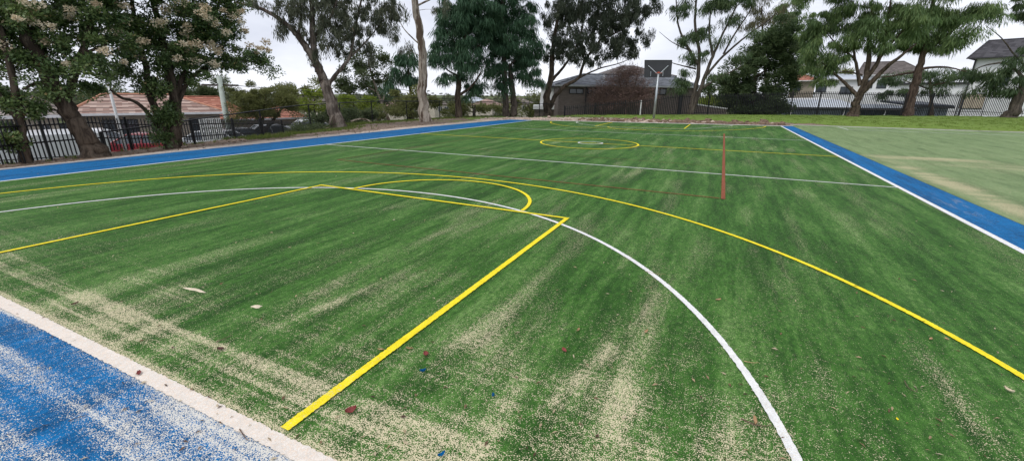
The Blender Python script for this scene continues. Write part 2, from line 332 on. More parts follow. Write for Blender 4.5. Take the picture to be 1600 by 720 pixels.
# ------------------------------------------------------------------ painted lines, edges slightly fuzzy
def line(name, pts, w_, mat, label=None, closed=False, z=.005, step=.012, dfun=None, jit=.0018):
    P = np.array([p[:2] for p in pts], float)
    if closed: P = np.vstack([P, P[:1]])
    seg = np.hypot(*np.diff(P, axis=0).T); L = np.concatenate([[0], np.cumsum(seg)]); n = max(2, int(L[-1]/step)); s = np.linspace(0, L[-1], n)
    X = np.interp(s, L, P[:, 0]); Y = np.interp(s, L, P[:, 1]); dx = np.gradient(X); dy = np.gradient(Y); l = np.hypot(dx, dy)+1e-9; nx, ny = -dy/l, dx/l
    k = 5; V = []; r = np.random.default_rng(int(abs(P[0, 0]*1000))+3)
    if closed: nx[-1], ny[-1] = nx[0], ny[0]
    for a in np.linspace(-1, 1, k):
        j_ = r.normal(size=n)*jit*(abs(a) == 1)
        V.append(np.stack([X+nx*(a*w_/2+j_), Y+ny*(a*w_/2+j_), np.full(n, z)], -1))
    V = np.stack(V, 1).reshape(-1, 3); i = np.arange(n-1)[:, None]*k; j = np.arange(k-1)[None]
    F = np.stack([i+j, i+k+j, i+k+j+1, i+j+1], -1).reshape(-1, 4)
    o = mesh_np(name, V, F, mat, attrs={'sand': (dfun or dens)(V[:, 0], V[:, 1])*.75})
    return tag(o, label, kind='structure')
def arc(cx, cy, rx, ry, a0, a1, n=120):
    t_ = np.radians(np.linspace(a0, a1, n)); return np.stack([cx+rx*np.cos(t_), cy+ry*np.sin(t_)], -1)
def px(*uv, k=8): return catmull([gnd(u, v)[:2] for u, v in uv], k)
zero = lambda x, y: 0*x+.03
line('white_line', [(-.44, -.005), (15.33, -.005)], .088, M_base, z=.004, dfun=lambda x, y: 0*x+.75, jit=.003)       # near goal line
line('white_line', [(15.29, .06), (15.29, 30.5)], .085, M_white, dfun=zero)
line('white_line', [(float(xleft(y)), y) for y in np.linspace(.06, 27.3, 30)], .075, M_white, dfun=zero)
line('white_line', [(-.05, ybase(0)-.05), (15.3, ybase(15.3)-.05)], .12, M_base, dfun=zero)
line('white_line', [(xleft(9.5), 9.5), (15.25, 9.72)], .052, M_white)
line('white_line', [(xleft(19.6), 19.62), (15.25, 20.25)], .055, M_white)
line('yellow_line', [(xleft(14.6), 14.58), (15.25, 14.78)], .055, M_yel)
line('white_line', arc(7.611, -.123, 5.0, 5.08, 2, 178, 300), .052, M_white, z=.006)
line('yellow_line', arc(7.604, .426, 6.63, 6.13, 0, 180, 300), .055, M_yel, z=.008)
line('yellow_line', [(14.23, .06), (14.23, .43)], .055, M_yel, z=.008); line('yellow_line', [(.98, .06), (.98, .43)], .055, M_yel, z=.008)
line('yellow_line', [(10.09, .065), (10.13, 4.55)], .06, M_yel, z=.010)
line('yellow_line', [(5.10, .065), (5.23, 4.57)], .055, M_yel, z=.010)
line('yellow_line', [(5.20, 4.575), (10.16, 4.555)], .055, M_yel, z=.012)
line('yellow_line', arc(7.70, 4.60, 1.69, 1.66, 1, 179), .058, M_yel, z=.014)
line('yellow_line', arc(7.612, 14.6, 1.77, 1.78, 0, 360), .06, M_yel, closed=False, z=.008)
line('white_line', arc(7.66, 14.66, .44, .42, 0, 360, 60), .055, M_white, z=.010)
line('yellow_line', px((862.5,189.9),(860,191.7),(867.5,194.4),(886.8,197.2),(922.5,199.7),(950,201.2),(1000,203.4),(1040,204.4),(1088,205),(1125,204),(1157,202.7),(1183,200.6),(1192.6,199.3),(1197,197.6)), .055, M_yel, z=.008, dfun=zero)
line('white_line', px((903.5,190.2),(900.5,191.7),(908.8,193.8),(928,196.2),(948.7,198.3),(1000,200.6),(1040,201.4),(1088,200.9),(1117,198.8),(1139,197.2),(1144.5,196.2)), .055, M_white, z=.006, dfun=zero)
line('yellow_line', px((957,191.4),(929.8,197.2), k=2), .06, M_yel, z=.010, dfun=zero); line('yellow_line', px((1078.5,194.6),(1069,201.6), k=2), .06, M_yel, z=.010, dfun=zero)
line('yellow_line', px((929.4,197.3),(1069.5,201.5), k=2), .055, M_yel, z=.012, dfun=zero)
line('yellow_line', px((949,198.4),(955,200.2),(975,202),(1010,203)), .055, M_yel, z=.014, dfun=zero)
line('red_line', [(12.14, 6.93), (12.14, 22.1)], .066, M_red, z=.012, dfun=zero)
line('red_line', [(2.94, 7.11), (12.08, 6.99)], .036, M_red, z=.010, dfun=zero); line('red_line', [(3.05, 10.95), (12.08, 10.9)], .03, M_brown, z=.010, dfun=zero)
line('red_line', [(2.94, 7.1), (3.1, 21.9)], .034, M_brown, z=.008, dfun=zero)
line('white_line', [(18.3, 29.0), (45, 29.35)], .06, M_white, dfun=zero); line('white_line', [(18.3, 31.5), (45, 31.9)], .05, M_white, dfun=zero); line('white_line', [(18.4, 29), (18.4, 31.5)], .06, M_white, dfun=zero)
# concrete kerb along the left edge and the far edge
M_conc = simple('pale_concrete', C(.48,.46,.43), .9, var=.18, scale=5, bump=.3)
kb = MB(); ks = [(-2.2, -4), (-2.2, 0), (-2.28, 12), (-2.26, 19), (-1.9, 26.85)]
for (x0, y0), (x1, y1) in zip(ks[:-1], ks[1:]): kb.prism([(x0-.11, y0, -.06), (x0-.0, y0, -.06), (x1, y1, -.06), (x1-.11, y1, -.06)], 0, (0, 0, .075))
tag(kb.build('concrete_edging', M_conc), kind='structure')
kb = MB(); kb.prism([(-1.8, ybase(-1.8)+.0, -.05), (15.98, ybase(15.98)+.0, -.05), (15.98, ybase(15.98)+.16, -.05), (-1.8, ybase(-1.8)+.16, -.05)], 0, (0, 0, .075))
tag(kb.build('concrete_edging', M_conc), kind='structure')
kb = MB(); kb.prism([(15.99, 32.1, -.05), (60, 32.1, -.05), (60, 32.35, -.05), (15.99, 32.3, -.05)], 0, (0, 0, .07))
tag(kb.build('concrete_edging', M_conc), kind='structure')
# ================================================================== trees
def hit(u, v):
    d = ray(u, v); d = d/np.linalg.norm(d); t_ = np.arange(2, 260, .1); P = CP[None]+d[None]*t_[:, None]
    k = np.argmax(P[:, 2] < terrain(P[:, 0], P[:, 1]))
    return P[k] if k > 0 else P[-1]
class TP:   # vertical plane through the base of a thing, square to the line of sight
    def __init__(s, base):
        if base[0] == 'd': p = at(base[1], 200, base[2]); B = np.array([p[0], p[1], tz(p[0], p[1])])
        else: B = hit(*base)
        s.B = B; n = B-CP; n[2] = 0; s.D = np.linalg.norm(n); s.n = n/s.D
    def pt(s, u, v, off=0.0):
        d = ray(u, v); return CP+d*((s.D+off)/(d @ s.n))-s.B
    def sc(s, u, v): return np.linalg.norm(s.pt(u+1, v)-s.pt(u, v)), np.linalg.norm(s.pt(u, v+1)-s.pt(u, v))
def leaf_mat(name, stops, rough=.5, trans=.25, spec=.3):
    t = NT(name); c = t.ramp(t.attr('var'), stops); t.col(c, rough, spec=spec)
    tr = t.n.new('ShaderNodeBsdfTranslucent'); t.l.new(c, tr.inputs[0]); ms = t.n.new('ShaderNodeMixShader'); ms.inputs[0].default_value = trans
    t.l.new(t.b.outputs[0], ms.inputs[1]); t.l.new(tr.outputs[0], ms.inputs[2]); t.l.new(ms.outputs[0], t.out.inputs[0])
    return t.m
def bark_mat(name, a, b, patch=None, sc=3.0):
    t = NT(name); p = t.tc.outputs['Object']; n = t.noise(t.mapv(p, (sc*2.4, sc*2.4, sc*.5)), 1.0, 5, .65, .4); f = t.noise(t.mapv(p, (14, 14, 3)), 1.0, 3, .6)
    c = t.mix(t.mr(n, .38, .62), a, b)
    if patch: c = t.mix(t.mr(t.noise(t.mapv(p, (3.1, 3.1, .55), loc=(3,2,1)), 1.0, 4, .6), .50, .56), c, patch)
    t.col(t.mix(t.math('MULTIPLY', t.mr(f, .5, .7), .5), c, tuple(x*.4 for x in a[:3])+(1,)), .9, spec=.15); t.bump(t.math('ADD', n, f), .9, .04); return t.m
L_broad = leaf_mat('glossy_dark_leaf', [(0, C(.032,.062,.020)), (.5, C(.090,.150,.050)), (.85, C(.20,.27,.09)), (1, C(.33,.25,.12))], .38, .2, .45)
L_flower = leaf_mat('cream_pink_blossom', [(0, C(.48,.32,.20)), (.5, C(.72,.60,.42)), (1, C(.86,.80,.64))], .9, .3)
L_euc = leaf_mat('grey_green_gum_leaf', [(0, C(.045,.055,.034)), (.5, C(.090,.105,.065)), (.85, C(.155,.165,.105)), (1, C(.20,.15,.10))], .5, .25)
L_eucd = leaf_mat('dark_gum_leaf', [(0, C(.026,.038,.026)), (.6, C(.060,.078,.050)), (1, C(.12,.13,.085))], .5, .25)
L_pine = leaf_mat('dark_pine_needle', [(0, C(.018,.046,.024)), (.6, C(.044,.105,.052)), (1, C(.095,.175,.085))], .6, .2)
L_lpine = leaf_mat('mid_green_pine_needle', [(0, C(.040,.080,.035)), (.55, C(.12,.195,.068)), (1, C(.24,.31,.11))], .6, .3)
L_dpine = leaf_mat('deep_green_pine_needle', [(0, C(.026,.054,.027)), (.6, C(.070,.115,.046)), (1, C(.14,.185,.075))], .6, .2)
L_olive = leaf_mat('olive_green_foliage', [(0, C(.085,.105,.036)), (.6, C(.185,.205,.07)), (1, C(.30,.295,.13))], .6, .5)
L_bright = leaf_mat('yellow_green_foliage', [(0, C(.09,.13,.015)), (.6, C(.20,.27,.035)), (1, C(.33,.37,.07))], .6, .5)
L_mid = leaf_mat('mid_green_foliage', [(0, C(.045,.070,.030)), (.6, C(.095,.130,.055)), (1, C(.17,.195,.10))], .6, .5)
L_rust = leaf_mat('rusty_needle', [(0, C(.06,.07,.03)), (.6, C(.115,.12,.06)), (1, C(.19,.13,.075))], .7, .3)
B_dark = bark_mat('dark_brown_bark', C(.038,.028,.021), C(.115,.088,.066))
B_grey = bark_mat('grey_gum_bark', C(.11,.09,.075), C(.26,.22,.185), C(.08,.062,.05))
B_pale = bark_mat('pale_peeling_bark', C(.24,.20,.16), C(.48,.42,.35), C(.12,.085,.062), 2.0)
B_red = bark_mat('red_brown_pine_bark', C(.055,.038,.031), C(.14,.098,.08))
B_mid = bark_mat('grey_brown_bark', C(.048,.04,.034), C(.12,.10,.083))
def leaf_arrays(cen, nl, spread, L, Wd, mode, rng, varb=0.0):
    n = len(cen)*nl; c = np.repeat(cen, nl, 0); g_ = rng.normal(size=(n, 3)); g_ /= np.linalg.norm(g_, axis=1)[:, None]+1e-9
    rad = rng.random(n)**.5; off = g_*rad[:, None]*np.array([1, 1, .65])*spread; off = off*np.repeat(rng.uniform(.45, 1.5, len(cen)), nl)[:, None]; p = c+off*(np.array([.8,.8,1.5]) if mode == 'hang' else 1)
    rv = rng.normal(size=(n, 3)); rv /= np.linalg.norm(rv, axis=1)[:, None]
    if mode == 'broad': ax = off/spread*.8+rv*.7+np.array([0, 0, .1]); nh = rng.normal(size=(n, 3))*.6+np.array([0, 0, 1.0])+off/spread*.6
    elif mode == 'hang': ax = rv*.45+np.array([0, 0, -1.0]); nh = rng.normal(size=(n, 3))
    elif mode == 'needle': ax = rv*.34+off/spread*np.array([.55, .55, .15])+np.array([0, 0, -1.05]); nh = rng.normal(size=(n, 3))
    elif mode == 'brush': ax = rv*.7+off/spread*np.array([1, 1, .6])+np.array([0, 0, .15]); nh = rng.normal(size=(n, 3))
    ax /= np.linalg.norm(ax, axis=1)[:, None]+1e-9; sd = np.cross(ax, nh); sd /= np.linalg.norm(sd, axis=1)[:, None]+1e-9
    l = (L*(.6+.8*rng.random(n)))[:, None]; w_ = (Wd*(.7+.6*rng.random(n)))[:, None]; nn = np.cross(ax, sd)*l*.12
    V = np.stack([p, p+ax*l*.45+sd*w_/2+nn, p+ax*l, p+ax*l*.45-sd*w_/2+nn], 1)
    clump = np.repeat(rng.random(len(cen)), nl); var = np.clip(.25+.30*clump+.35*rng.random(n)+varb+(rng.random(n) > .975)*.4, 0, 1)
    return V.reshape(-1, 3), np.repeat(var, 4)
def tree(name, label, base, limbs, blobs, leafm, bark, mode='broad', L=.088, Wd=.042, cs=.30, nl=112, spread=.3, group=None, cat='tree', flowers=None, twig=1.0, sides=10, seed=1, dens_=1.0, sink=.12):
    nl = int(nl*2.0); L *= 1.1; Wd *= 1.2
    rng = np.random.default_rng(seed); T = TP(base); root = empty(name, T.B); tag(root, label, cat, group)
    NP, NR = [], []; TV, TF = [], []; nv = 0
    for pts, r0, r1 in limbs:
        P = catmull(np.array([T.pt(*q) for q in pts]), 6); 
        if len(NP) == 0: P = np.vstack([[P[0]-np.array([0, 0, sink+.2])], P])
        s = np.linspace(0, 1, len(P)); r = r0+(r1-r0)*s**.8
        if len(NP) == 0: r = r*(1+.45*np.exp(-s*14))
        P = P+rng.normal(size=P.shape)*(r[:, None]*.12); V, F = tube_arrays(P, r, sides, .07, rng); TV.append(V); TF.append(F+nv); nv += len(V)
        k0 = 0 if len(NP) else int(len(P)*.3)
        NP += list(P[k0:]); NR += list(r[k0:])
    cl = []; cd = []
    for b in blobs:
        u, v, ru, rv = b[:4]; off = b[4] if len(b) > 4 else 0; kd = b[5] if len(b) > 5 else 1
        su, sv = T.sc(u, v); c = T.pt(u, v, off); a, h = ru*su, rv*sv; dr = (a+h)/2
        n = max(3, int(kd*dens_*2.6*a*h/(cs*cs))); g_ = rng.normal(size=(n, 3)); g_ /= np.linalg.norm(g_, axis=1)[:, None]; g_ *= (rng.random(n)**.42)[:, None]
        right = np.array([-T.n[1], T.n[0], 0])*-1
        cd.append(g_[:, :1]*right+g_[:, 1:2]*T.n+g_[:, 2:]*np.array([0, 0, 1])); cl.append(c+g_[:, :1]*right*a+g_[:, 1:2]*T.n*dr+g_[:, 2:]*np.array([0, 0, 1])*h)
    if cl:
        cl = np.vstack(cl); cd = np.vstack(cd); NPa = np.array(NP); NRa = np.array(NR)
        dmin = np.array([np.min(np.linalg.norm(NPa-c, axis=1)) for c in cl]); order = np.argsort(dmin)
        for ci in order:
            c = cl[ci]; dd = np.linalg.norm(NPa-c, axis=1)+.7*np.maximum(0, NPa[:, 2]-c[2]+.1)-NRa*1.5
            k = np.argmin(dd); p = NPa[k]; ln = np.linalg.norm(c-p)
            if ln < .05: continue
            m = p+(c-p)*.5+np.array([0, 0, .10*ln])+rng.normal(size=3)*.10*ln; ss = np.linspace(0, 1, 5)[:, None]
            P = (1-ss)**2*p+2*ss*(1-ss)*m+ss**2*c; r0 = min(NRa[k]*.7, (.008+.016*ln)*twig); r = r0*(1-.72*ss[:, 0])
            V, F = tube_arrays(P, r, 5); TV.append(V); TF.append(F+nv); nv += len(V)
            NPa = np.vstack([NPa, P[1:]]); NRa = np.concatenate([NRa, r[1:]])
    tk = mesh_np('trunk', np.vstack(TV), np.vstack(TF), bark, root, smooth=True)
    if leafm is not None:
        V, var = leaf_arrays(cl, nl, spread, L, Wd, mode, rng); n = len(V)//4
        mesh_np('crown', V, np.arange(n*4).reshape(-1, 4), leafm, root, attrs={'var': var})
    if flowers is not None:
        sel = [i for i in range(len(cl)) if flowers(cl[i], cd[i], T, rng)]; top = cl[sel]+cd[sel]*spread*1.5+np.array([0, 0, .12])-T.n*.12
        V, var = leaf_arrays(top, 84, .15, .06, .055, 'broad', rng); n = len(V)//4
        o = mesh_np('blossom', V, np.arange(n*4).reshape(-1, 4), L_flower, root, attrs={'var': var}); tag(o, kind='stuff')
    return root
def fl(c, dr, T, rng): return c[2]+T.B[2] > 2.3 and np.linalg.norm(dr) > .5 and (dr @ T.n < .3) and dr[2] > -.35 and rng.random() < 4.5*(.16+sst(2.3, 4.0, c[2]+T.B[2]))
TP.fc = (0, 0)
tree('photinia_tree', 'dark leafy tree at the left edge with thin upright trunk and low leaves', ('d',36,17.6),
     [([(38,246),(34,205),(28,160),(12,90),(0,40)], .11, .06), ([(33,200),(15,170),(-5,140)], .06, .03)],
     [(-12,195,34,40,.3),(8,228,26,16,-.1),(-5,140,36,34,.4),(10,170,20,18,.3),(20,208,16,26,-.15),(24,160,16,16,.1),(-20,70,60,50,.6),(35,60,36,30,.8),(-10,10,60,40,.5)], L_broad, B_dark, seed=2, group='dark flowering trees by the left fence', flowers=fl, cs=.34, dens_=1.2)
tree('photinia_tree', 'dark flowering tree with thick trunk leaning left beside the white van', ('d',150,17.6),
     [([(152,240),(133,214),(112,180),(92,150),(72,112),(45,60),(20,10)], .27, .13), ([(100,162),(118,110),(135,60),(150,0)], .12, .06), ([(84,135),(60,130),(35,140)], .07, .03), ([(80,125),(110,95),(165,70)], .08, .03)],
     [(20,35,64,45),(90,25,66,50,.4),(60,95,50,36),(125,92,42,40,-.3),(160,45,48,46),(88,146,34,20),(60,170,20,12),(110,-50,120,55),(140,135,16,12,0,.8)], L_broad, B_dark, seed=3, group='dark flowering trees by the left fence', flowers=fl, dens_=1.3)
tree('photinia_tree', 'dark flowering tree with several trunks and leafy base beside the red car', ('d',262,19.0),
     [([(270,228),(276,190),(272,150),(262,100),(250,50),(240,0)], .2, .08), ([(258,224),(240,190),(218,163),(188,152),(172,140)], .085, .03), ([(266,215),(240,165),(228,110),(215,50),(205,0)], .13, .05), ([(276,170),(292,130),(318,108),(352,92),(400,98)], .08, .025), ([(274,150),(300,90),(330,40),(350,-20)], .08, .04)],
     [(200,35,55,42),(190,105,40,30),(255,65,58,48),(302,28,58,46),(340,52,40,32),(292,108,48,32),(250,138,38,28),(262,190,17,30,-.1,1.5),(256,214,10,10,-.1),(335,98,25,14),(375,93,34,20),(406,102,22,15),(352,15,34,26),(300,-50,110,45),(215,-35,90,45)], L_broad, B_dark, seed=4, group='dark flowering trees by the left fence', flowers=fl, dens_=1.3)
tree('gum_tree', 'leaning gum tree with forked grey trunk and thin hanging leaves beyond the blue strip', ('d',527,25.6),
     [([(528,198),(518,162),(507,128),(497,106),(480,76),(462,52),(440,33),(410,15),(372,6)], .34, .05), ([(500,114),(492,92),(489,50),(487,10),(484,-50)], .21, .08), ([(510,136),(524,118),(545,92),(552,60),(560,20),(572,-30)], .12, .04), ([(489,60),(515,30),(530,-10)], .08, .03), ([(545,92),(575,62),(600,30)], .06, .02), ([(465,56),(470,30),(462,0)], .08, .03)],
     [(470,22,46,38),(520,50,44,46),(505,5,60,30),(560,34,44,44),(600,22,38,36),(540,-45,110,45),(445,60,16,22,0,.6),(395,8,40,10,0,.5),(500,84,24,16,0,.7),(572,84,24,12,0,.7),(440,25,20,15,0,.5),(610,60,18,18,0,.4)], L_euc, B_grey, 'hang', L=.19, Wd=.028, cs=.42, nl=62, spread=.36, seed=5, twig=.8, dens_=1.3)
tree('gum_tree', 'tall straight gum tree with pale peeling trunk and nearly no low branches', ('d',662,29),
     [([(663,192),(660,150),(661,100),(656,50),(648,0),(644,-70)], .34, .17), ([(656,70),(635,50),(622,30)], .05, .02), ([(650,10),(680,-5),(700,-20)], .06, .03), ([(659,90),(640,78),(632,60)], .03, .012)],
     [(692,10,24,14,0,.6),(618,40,24,24,0,.5),(640,-55,90,38,0,.8),(630,72,16,16,0,.25)], L_euc, B_pale, 'hang', L=.2, Wd=.028, cs=.42, nl=44, spread=.34, seed=6, twig=.7)
tree('pine_tree', 'dark drooping pine just right of the pale gum trunk, with single thin trunk', ('d',717,34.5),
     [([(717,183),(716,145),(721,100),(729,50),(734,0),(736,-60)], .25, .12), ([(719,148),(738,134),(752,112)], .12, .05), ([(718,120),(700,110),(685,95)], .09, .03), ([(722,100),(745,75),(765,55)], .08, .03), ([(724,80),(705,60),(690,35)], .08, .03)],
     [(692,55,25,30),(722,98,36,22),(700,125,20,12,0,.7),(738,140,20,22,.8),(742,58,42,40),(702,20,32,26),(745,5,48,40),(728,-50,62,36),(684,90,16,14)], L_pine, B_dark, 'needle', L=.42, Wd=.035, cs=.55, nl=80, spread=.46, seed=7, dens_=1.5)
tree('pine_tree', 'small dark pine seen left of the pale gum trunk behind the wire fence', ('d',640,44),
     [([(645,190),(642,150),(638,110),(636,80)], .2, .05)], [(632,104,26,22),(620,132,18,11),(650,84,14,14),(642,125,20,14)], L_pine, B_dark, 'needle', L=.6, Wd=.06, cs=.7, nl=60, spread=.6, seed=8)
tree('pine_tree', 'dark drooping pine with two stout trunks side by side left of the white gable', ('d',797,36),
     [([(791,182),(790,150),(788,100),(785,50),(786,0),(785,-60)], .27, .12), ([(804,182),(803,155),(799,125),(797,100)], .30, .16), ([(788,110),(815,85),(835,60)], .10, .03), ([(788,90),(765,60),(755,40)], .09, .03), ([(790,125),(812,122),(830,128)], .07, .02)],
     [(800,68,46,36),(770,48,34,36),(826,98,24,26),(780,108,28,22),(784,136,14,12),(832,130,14,11),(800,18,50,38),(790,-42,64,38),(843,70,12,16,0,.6)], L_pine, B_mid, 'needle', L=.42, Wd=.035, cs=.55, nl=80, spread=.46, seed=9, dens_=1.5)
tree('gum_tree', 'dark spreading gum tree in front of the white gable, one long limb reaching right', ('d',857,38.5),
     [([(857,180),(855,152),(861,122),(863,85),(868,50),(876,0)], .36, .1), ([(858,172),(868,150),(884,134),(904,122),(914,96),(938,62),(962,18)], .22, .06), ([(861,128),(884,100),(905,62),(916,8)], .14, .05), ([(904,122),(935,108),(965,100),(985,92)], .08, .02), ([(914,96),(905,70),(890,40)], .07, .03), ([(938,62),(975,45),(1005,20)], .07, .02)],
     [(880,28,38,36),(922,18,48,36),(965,28,42,36),(1000,12,30,22),(905,72,42,26),(950,68,42,24),(872,78,24,22,0,.8),(985,72,28,18,0,.8),(1010,55,14,14,0,.7),(930,-42,115,44),(925,95,26,10,0,.6)], L_eucd, B_dark, 'hang', L=.23, Wd=.038, cs=.52, nl=74, spread=.44, seed=10, twig=.9, dens_=1.7)
tree('pine_tree', 'sparse pine with many bare rising limbs just right of the hoop pole', (1079,179),
     [([(1078,179),(1084,150),(1090,120),(1092,80),(1086,40),(1088,-10)], .24, .07), ([(1082,172),(1097,132),(1114,88),(1130,52),(1152,8)], .20, .05), ([(1100,122),(1130,88),(1165,58),(1200,32),(1215,20)], .11, .03), ([(1094,140),(1128,120),(1158,104)], .10, .03), ([(1090,100),(1072,70),(1060,40),(1056,-5)], .14, .04), ([(1088,108),(1062,102),(1042,96)], .07, .02), ([(1114,88),(1108,50),(1112,5)], .12, .04), ([(1130,85),(1150,50),(1170,20),(1185,-10)], .08, .03), ([(1078,80),(1050,66),(1030,50)], .05, .012)],
     [(1065,12,20,15),(1072,58,16,14),(1064,128,16,9,0,1.2),(1080,92,13,11),(1098,48,16,12),(1118,6,30,16),(1152,-2,34,14),(1058,142,12,6,0,1.2),(1118,118,14,9),(1130,62,20,8,0,.5),(1160,85,16,6,0,.5),(1120,-35,80,20,0,.8),(1085,55,12,10),(1140,30,20,10),(1075,110,12,8),(1178,48,14,7,0,.7),(1100,85,10,8)], L_dpine, B_mid, 'needle', L=.34, Wd=.035, cs=.55, nl=52, spread=.5, seed=12, dens_=2.0)
tree('pine_tree', 'rust tinged pale pine crown above the dense dark evergreen', ('d',1196,66), [([(1196,176),(1196,120),(1192,60),(1190,10)], .25, .08), ([(1195,100),(1215,60),(1225,20)], .1, .04)],
     [(1175,12,32,14,0,.6),(1200,30,28,16,0,.8),(1228,22,24,16,0,.7),(1190,-20,50,18,0,.8),(1165,40,16,12,0,.4)], L_rust, B_mid, 'needle', L=.42, Wd=.045, cs=.8, nl=80, spread=.8, seed=13)
tree('evergreen_tree', 'dense dark evergreen reaching down to the grass between sparse pine and carport', ('d',1178,50),
     [([(1176,180),(1178,150),(1182,100),(1200,60)], .3, .1), ([(1180,140),(1150,120)], .1, .05), ([(1182,120),(1210,100)], .1, .05)],
     [(1165,152,36,24),(1150,114,26,26),(1182,102,36,32),(1210,140,24,30),(1202,72,28,26),(1222,50,24,22),(1236,86,18,30),(1138,150,16,24),(1190,165,30,14),(1160,168,34,10),(1235,120,16,22),(1218,165,18,12)], leaf_mat('evergreen_foliage', [(0, C(.034,.062,.030)), (.6, C(.082,.128,.052)), (1, C(.16,.205,.09))], .6, .35), B_dark, 'brush', L=.24, Wd=.075, cs=.75, nl=105, spread=.62, seed=14, dens_=2.1)
tree('pine_tree', 'spreading light green pine with limbs fanning low from a short trunk on the bank', (1334,182),
     [([(1332,182),(1337,162),(1344,146),(1355,110),(1358,60),(1362,15)], .38, .09), ([(1346,146),(1384,106),(1410,86),(1432,68)], .22, .05), ([(1340,150),(1320,130),(1300,112),(1284,98)], .17, .04), ([(1350,128),(1374,92),(1386,40),(1392,0)], .2, .05), ([(1344,134),(1336,92),(1328,40)], .16, .05), ([(1336,92),(1310,72),(1290,50)], .1, .03), ([(1348,118),(1320,112),(1290,120)], .07, .02), ([(1374,92),(1400,60),(1425,35)], .1, .03)],
     [(1288,38,24,22),(1310,78,30,18),(1330,18,34,20),(1360,38,38,24),(1392,18,38,22),(1422,30,34,22),(1300,100,22,12),(1292,124,22,6,0,.8),(1268,62,18,34),(1332,60,24,12),(1382,68,26,12),(1350,-32,120,32),(1275,100,14,16)], L_lpine, B_dark, 'needle', L=.42, Wd=.04, cs=.72, nl=105, spread=.62, seed=15, dens_=2.0)
tree('pine_tree', 'red barked pine with broad light green crown between fan pine and white house', (1416,181),
     [([(1415,181),(1426,145),(1434,112),(1442,86),(1450,40),(1460,-5)], .42, .12), ([(1434,112),(1400,118),(1370,122)], .12, .03), ([(1436,108),(1475,105),(1510,112)], .13, .03), ([(1442,86),(1475,60),(1510,30)], .17, .05), ([(1446,70),(1430,50),(1410,40)], .12, .04), ([(1475,60),(1505,60),(1530,40)], .1, .03)],
     [(1430,60,42,20),(1462,70,38,15),(1482,30,42,22),(1520,22,34,18),(1502,52,28,12),(1452,18,38,20),(1548,18,20,16),(1480,-28,95,26),(1400,60,20,15)], L_lpine, B_red, 'needle', L=.42, Wd=.04, cs=.76, nl=110, spread=.66, seed=16, dens_=2.0)
tree('pine_tree', 'dark low pine foliage behind the red barked pine trunk', ('d',1452,66),
     [([(1455,182),(1455,150),(1452,120)], .25, .1), ([(1454,140),(1410,125)], .1, .04), ([(1454,135),(1495,125)], .1, .04)],
     [(1440,116,44,14),(1484,124,36,11),(1400,124,26,14),(1510,112,22,10),(1420,145,30,12,0,.7),(1470,142,30,8,0,.6),(1380,150,20,10,0,.5)], L_dpine, B_dark, 'needle', L=.42, Wd=.045, cs=.8, nl=110, spread=.7, seed=17, dens_=.9)
tree('pine_tree', 'leaning pine at the right edge with dark foliage across the white house wall', (1580,184),
     [([(1578,184),(1590,156),(1604,126),(1622,88),(1640,30)], .42, .26), ([(1604,128),(1576,101),(1546,101),(1520,110)], .13, .03), ([(1612,110),(1590,92),(1565,60),(1540,40)], .09, .02), ([(1592,152),(1570,138),(1545,138)], .07, .02)],
     [(1560,113,30,8),(1592,102,24,12),(1538,140,20,7,0,.9),(1576,142,26,8,0,.9),(1530,118,16,8,0,.8),(1592,14,24,20,0,.8),(1625,60,25,30),(1600,125,18,8),(1640,-10,60,40),(1555,125,14,5)], L_dpine, B_mid, 'needle', L=.42, Wd=.045, cs=.75, nl=100, spread=.6, seed=18, dens_=1.1)
tree('pine_tree', 'soft mid green pine filling the gap behind dark evergreen and fan pine', ('d',1240,74), [([(1238,176),(1236,120),(1232,50)], .3, .08), ([(1236,110),(1262,80)], .1, .04)],
     [(1215,62,28,28),(1246,40,28,32),(1258,92,22,24),(1228,100,20,22),(1262,62,22,24),(1232,12,26,20)], L_lpine, B_mid, 'needle', L=.42, Wd=.05, cs=.85, nl=110, spread=.75, seed=19)
# ---- behind the left fence and towards the valley
tree('bushy_tree', 'rounded olive green bushy tree beyond the iron fence right of the power pole', ('d',412,31),
     [([(410,216),(408,196),(398,178),(385,165)], .16, .04), ([(410,208),(425,190),(440,170),(446,155)], .14, .03), ([(409,200),(412,175),(415,150)], .1, .03)],
     [(385,160,32,24),(415,148,36,22),(445,158,26,22),(368,178,16,16),(425,172,30,14),(458,172,12,14,0,.7),(362,150,14,12,0,.6)], L_olive, B_mid, 'brush', L=.13, Wd=.03, cs=.42, nl=130, spread=.36, seed=20, dens_=1.5)
tree('bare_tree', 'leafless purple brown twiggy tree standing against the dark brick house', ('d',978,40.6),
     [([(978,182),(976,160),(970,135),(965,112)], .12, .03), ([(977,170),(990,140),(998,112)], .08, .02), ([(976,166),(955,145),(935,135)], .06, .02), ([(978,160),(1000,150),(1020,140)], .05, .02), ([(976,155),(980,125),(985,105)], .07, .02)],
     [(965,128,26,20),(990,130,28,20),(940,145,22,14),(1010,148,22,14),(975,150,40,16),(985,112,20,10),(955,165,22,10),(930,158,18,12),(1000,160,30,12),(975,120,30,12)], leaf_mat('purple_brown_fine_twig', [(0, C(.12,.075,.062)), (1, C(.30,.20,.17))], .8, .1), bark_mat('purple_brown_twig', C(.10,.065,.055), C(.20,.14,.125)), mode='brush', cs=.3, nl=20, spread=.38, L=.42, Wd=.016, seed=21, twig=1.3, cat='tree')
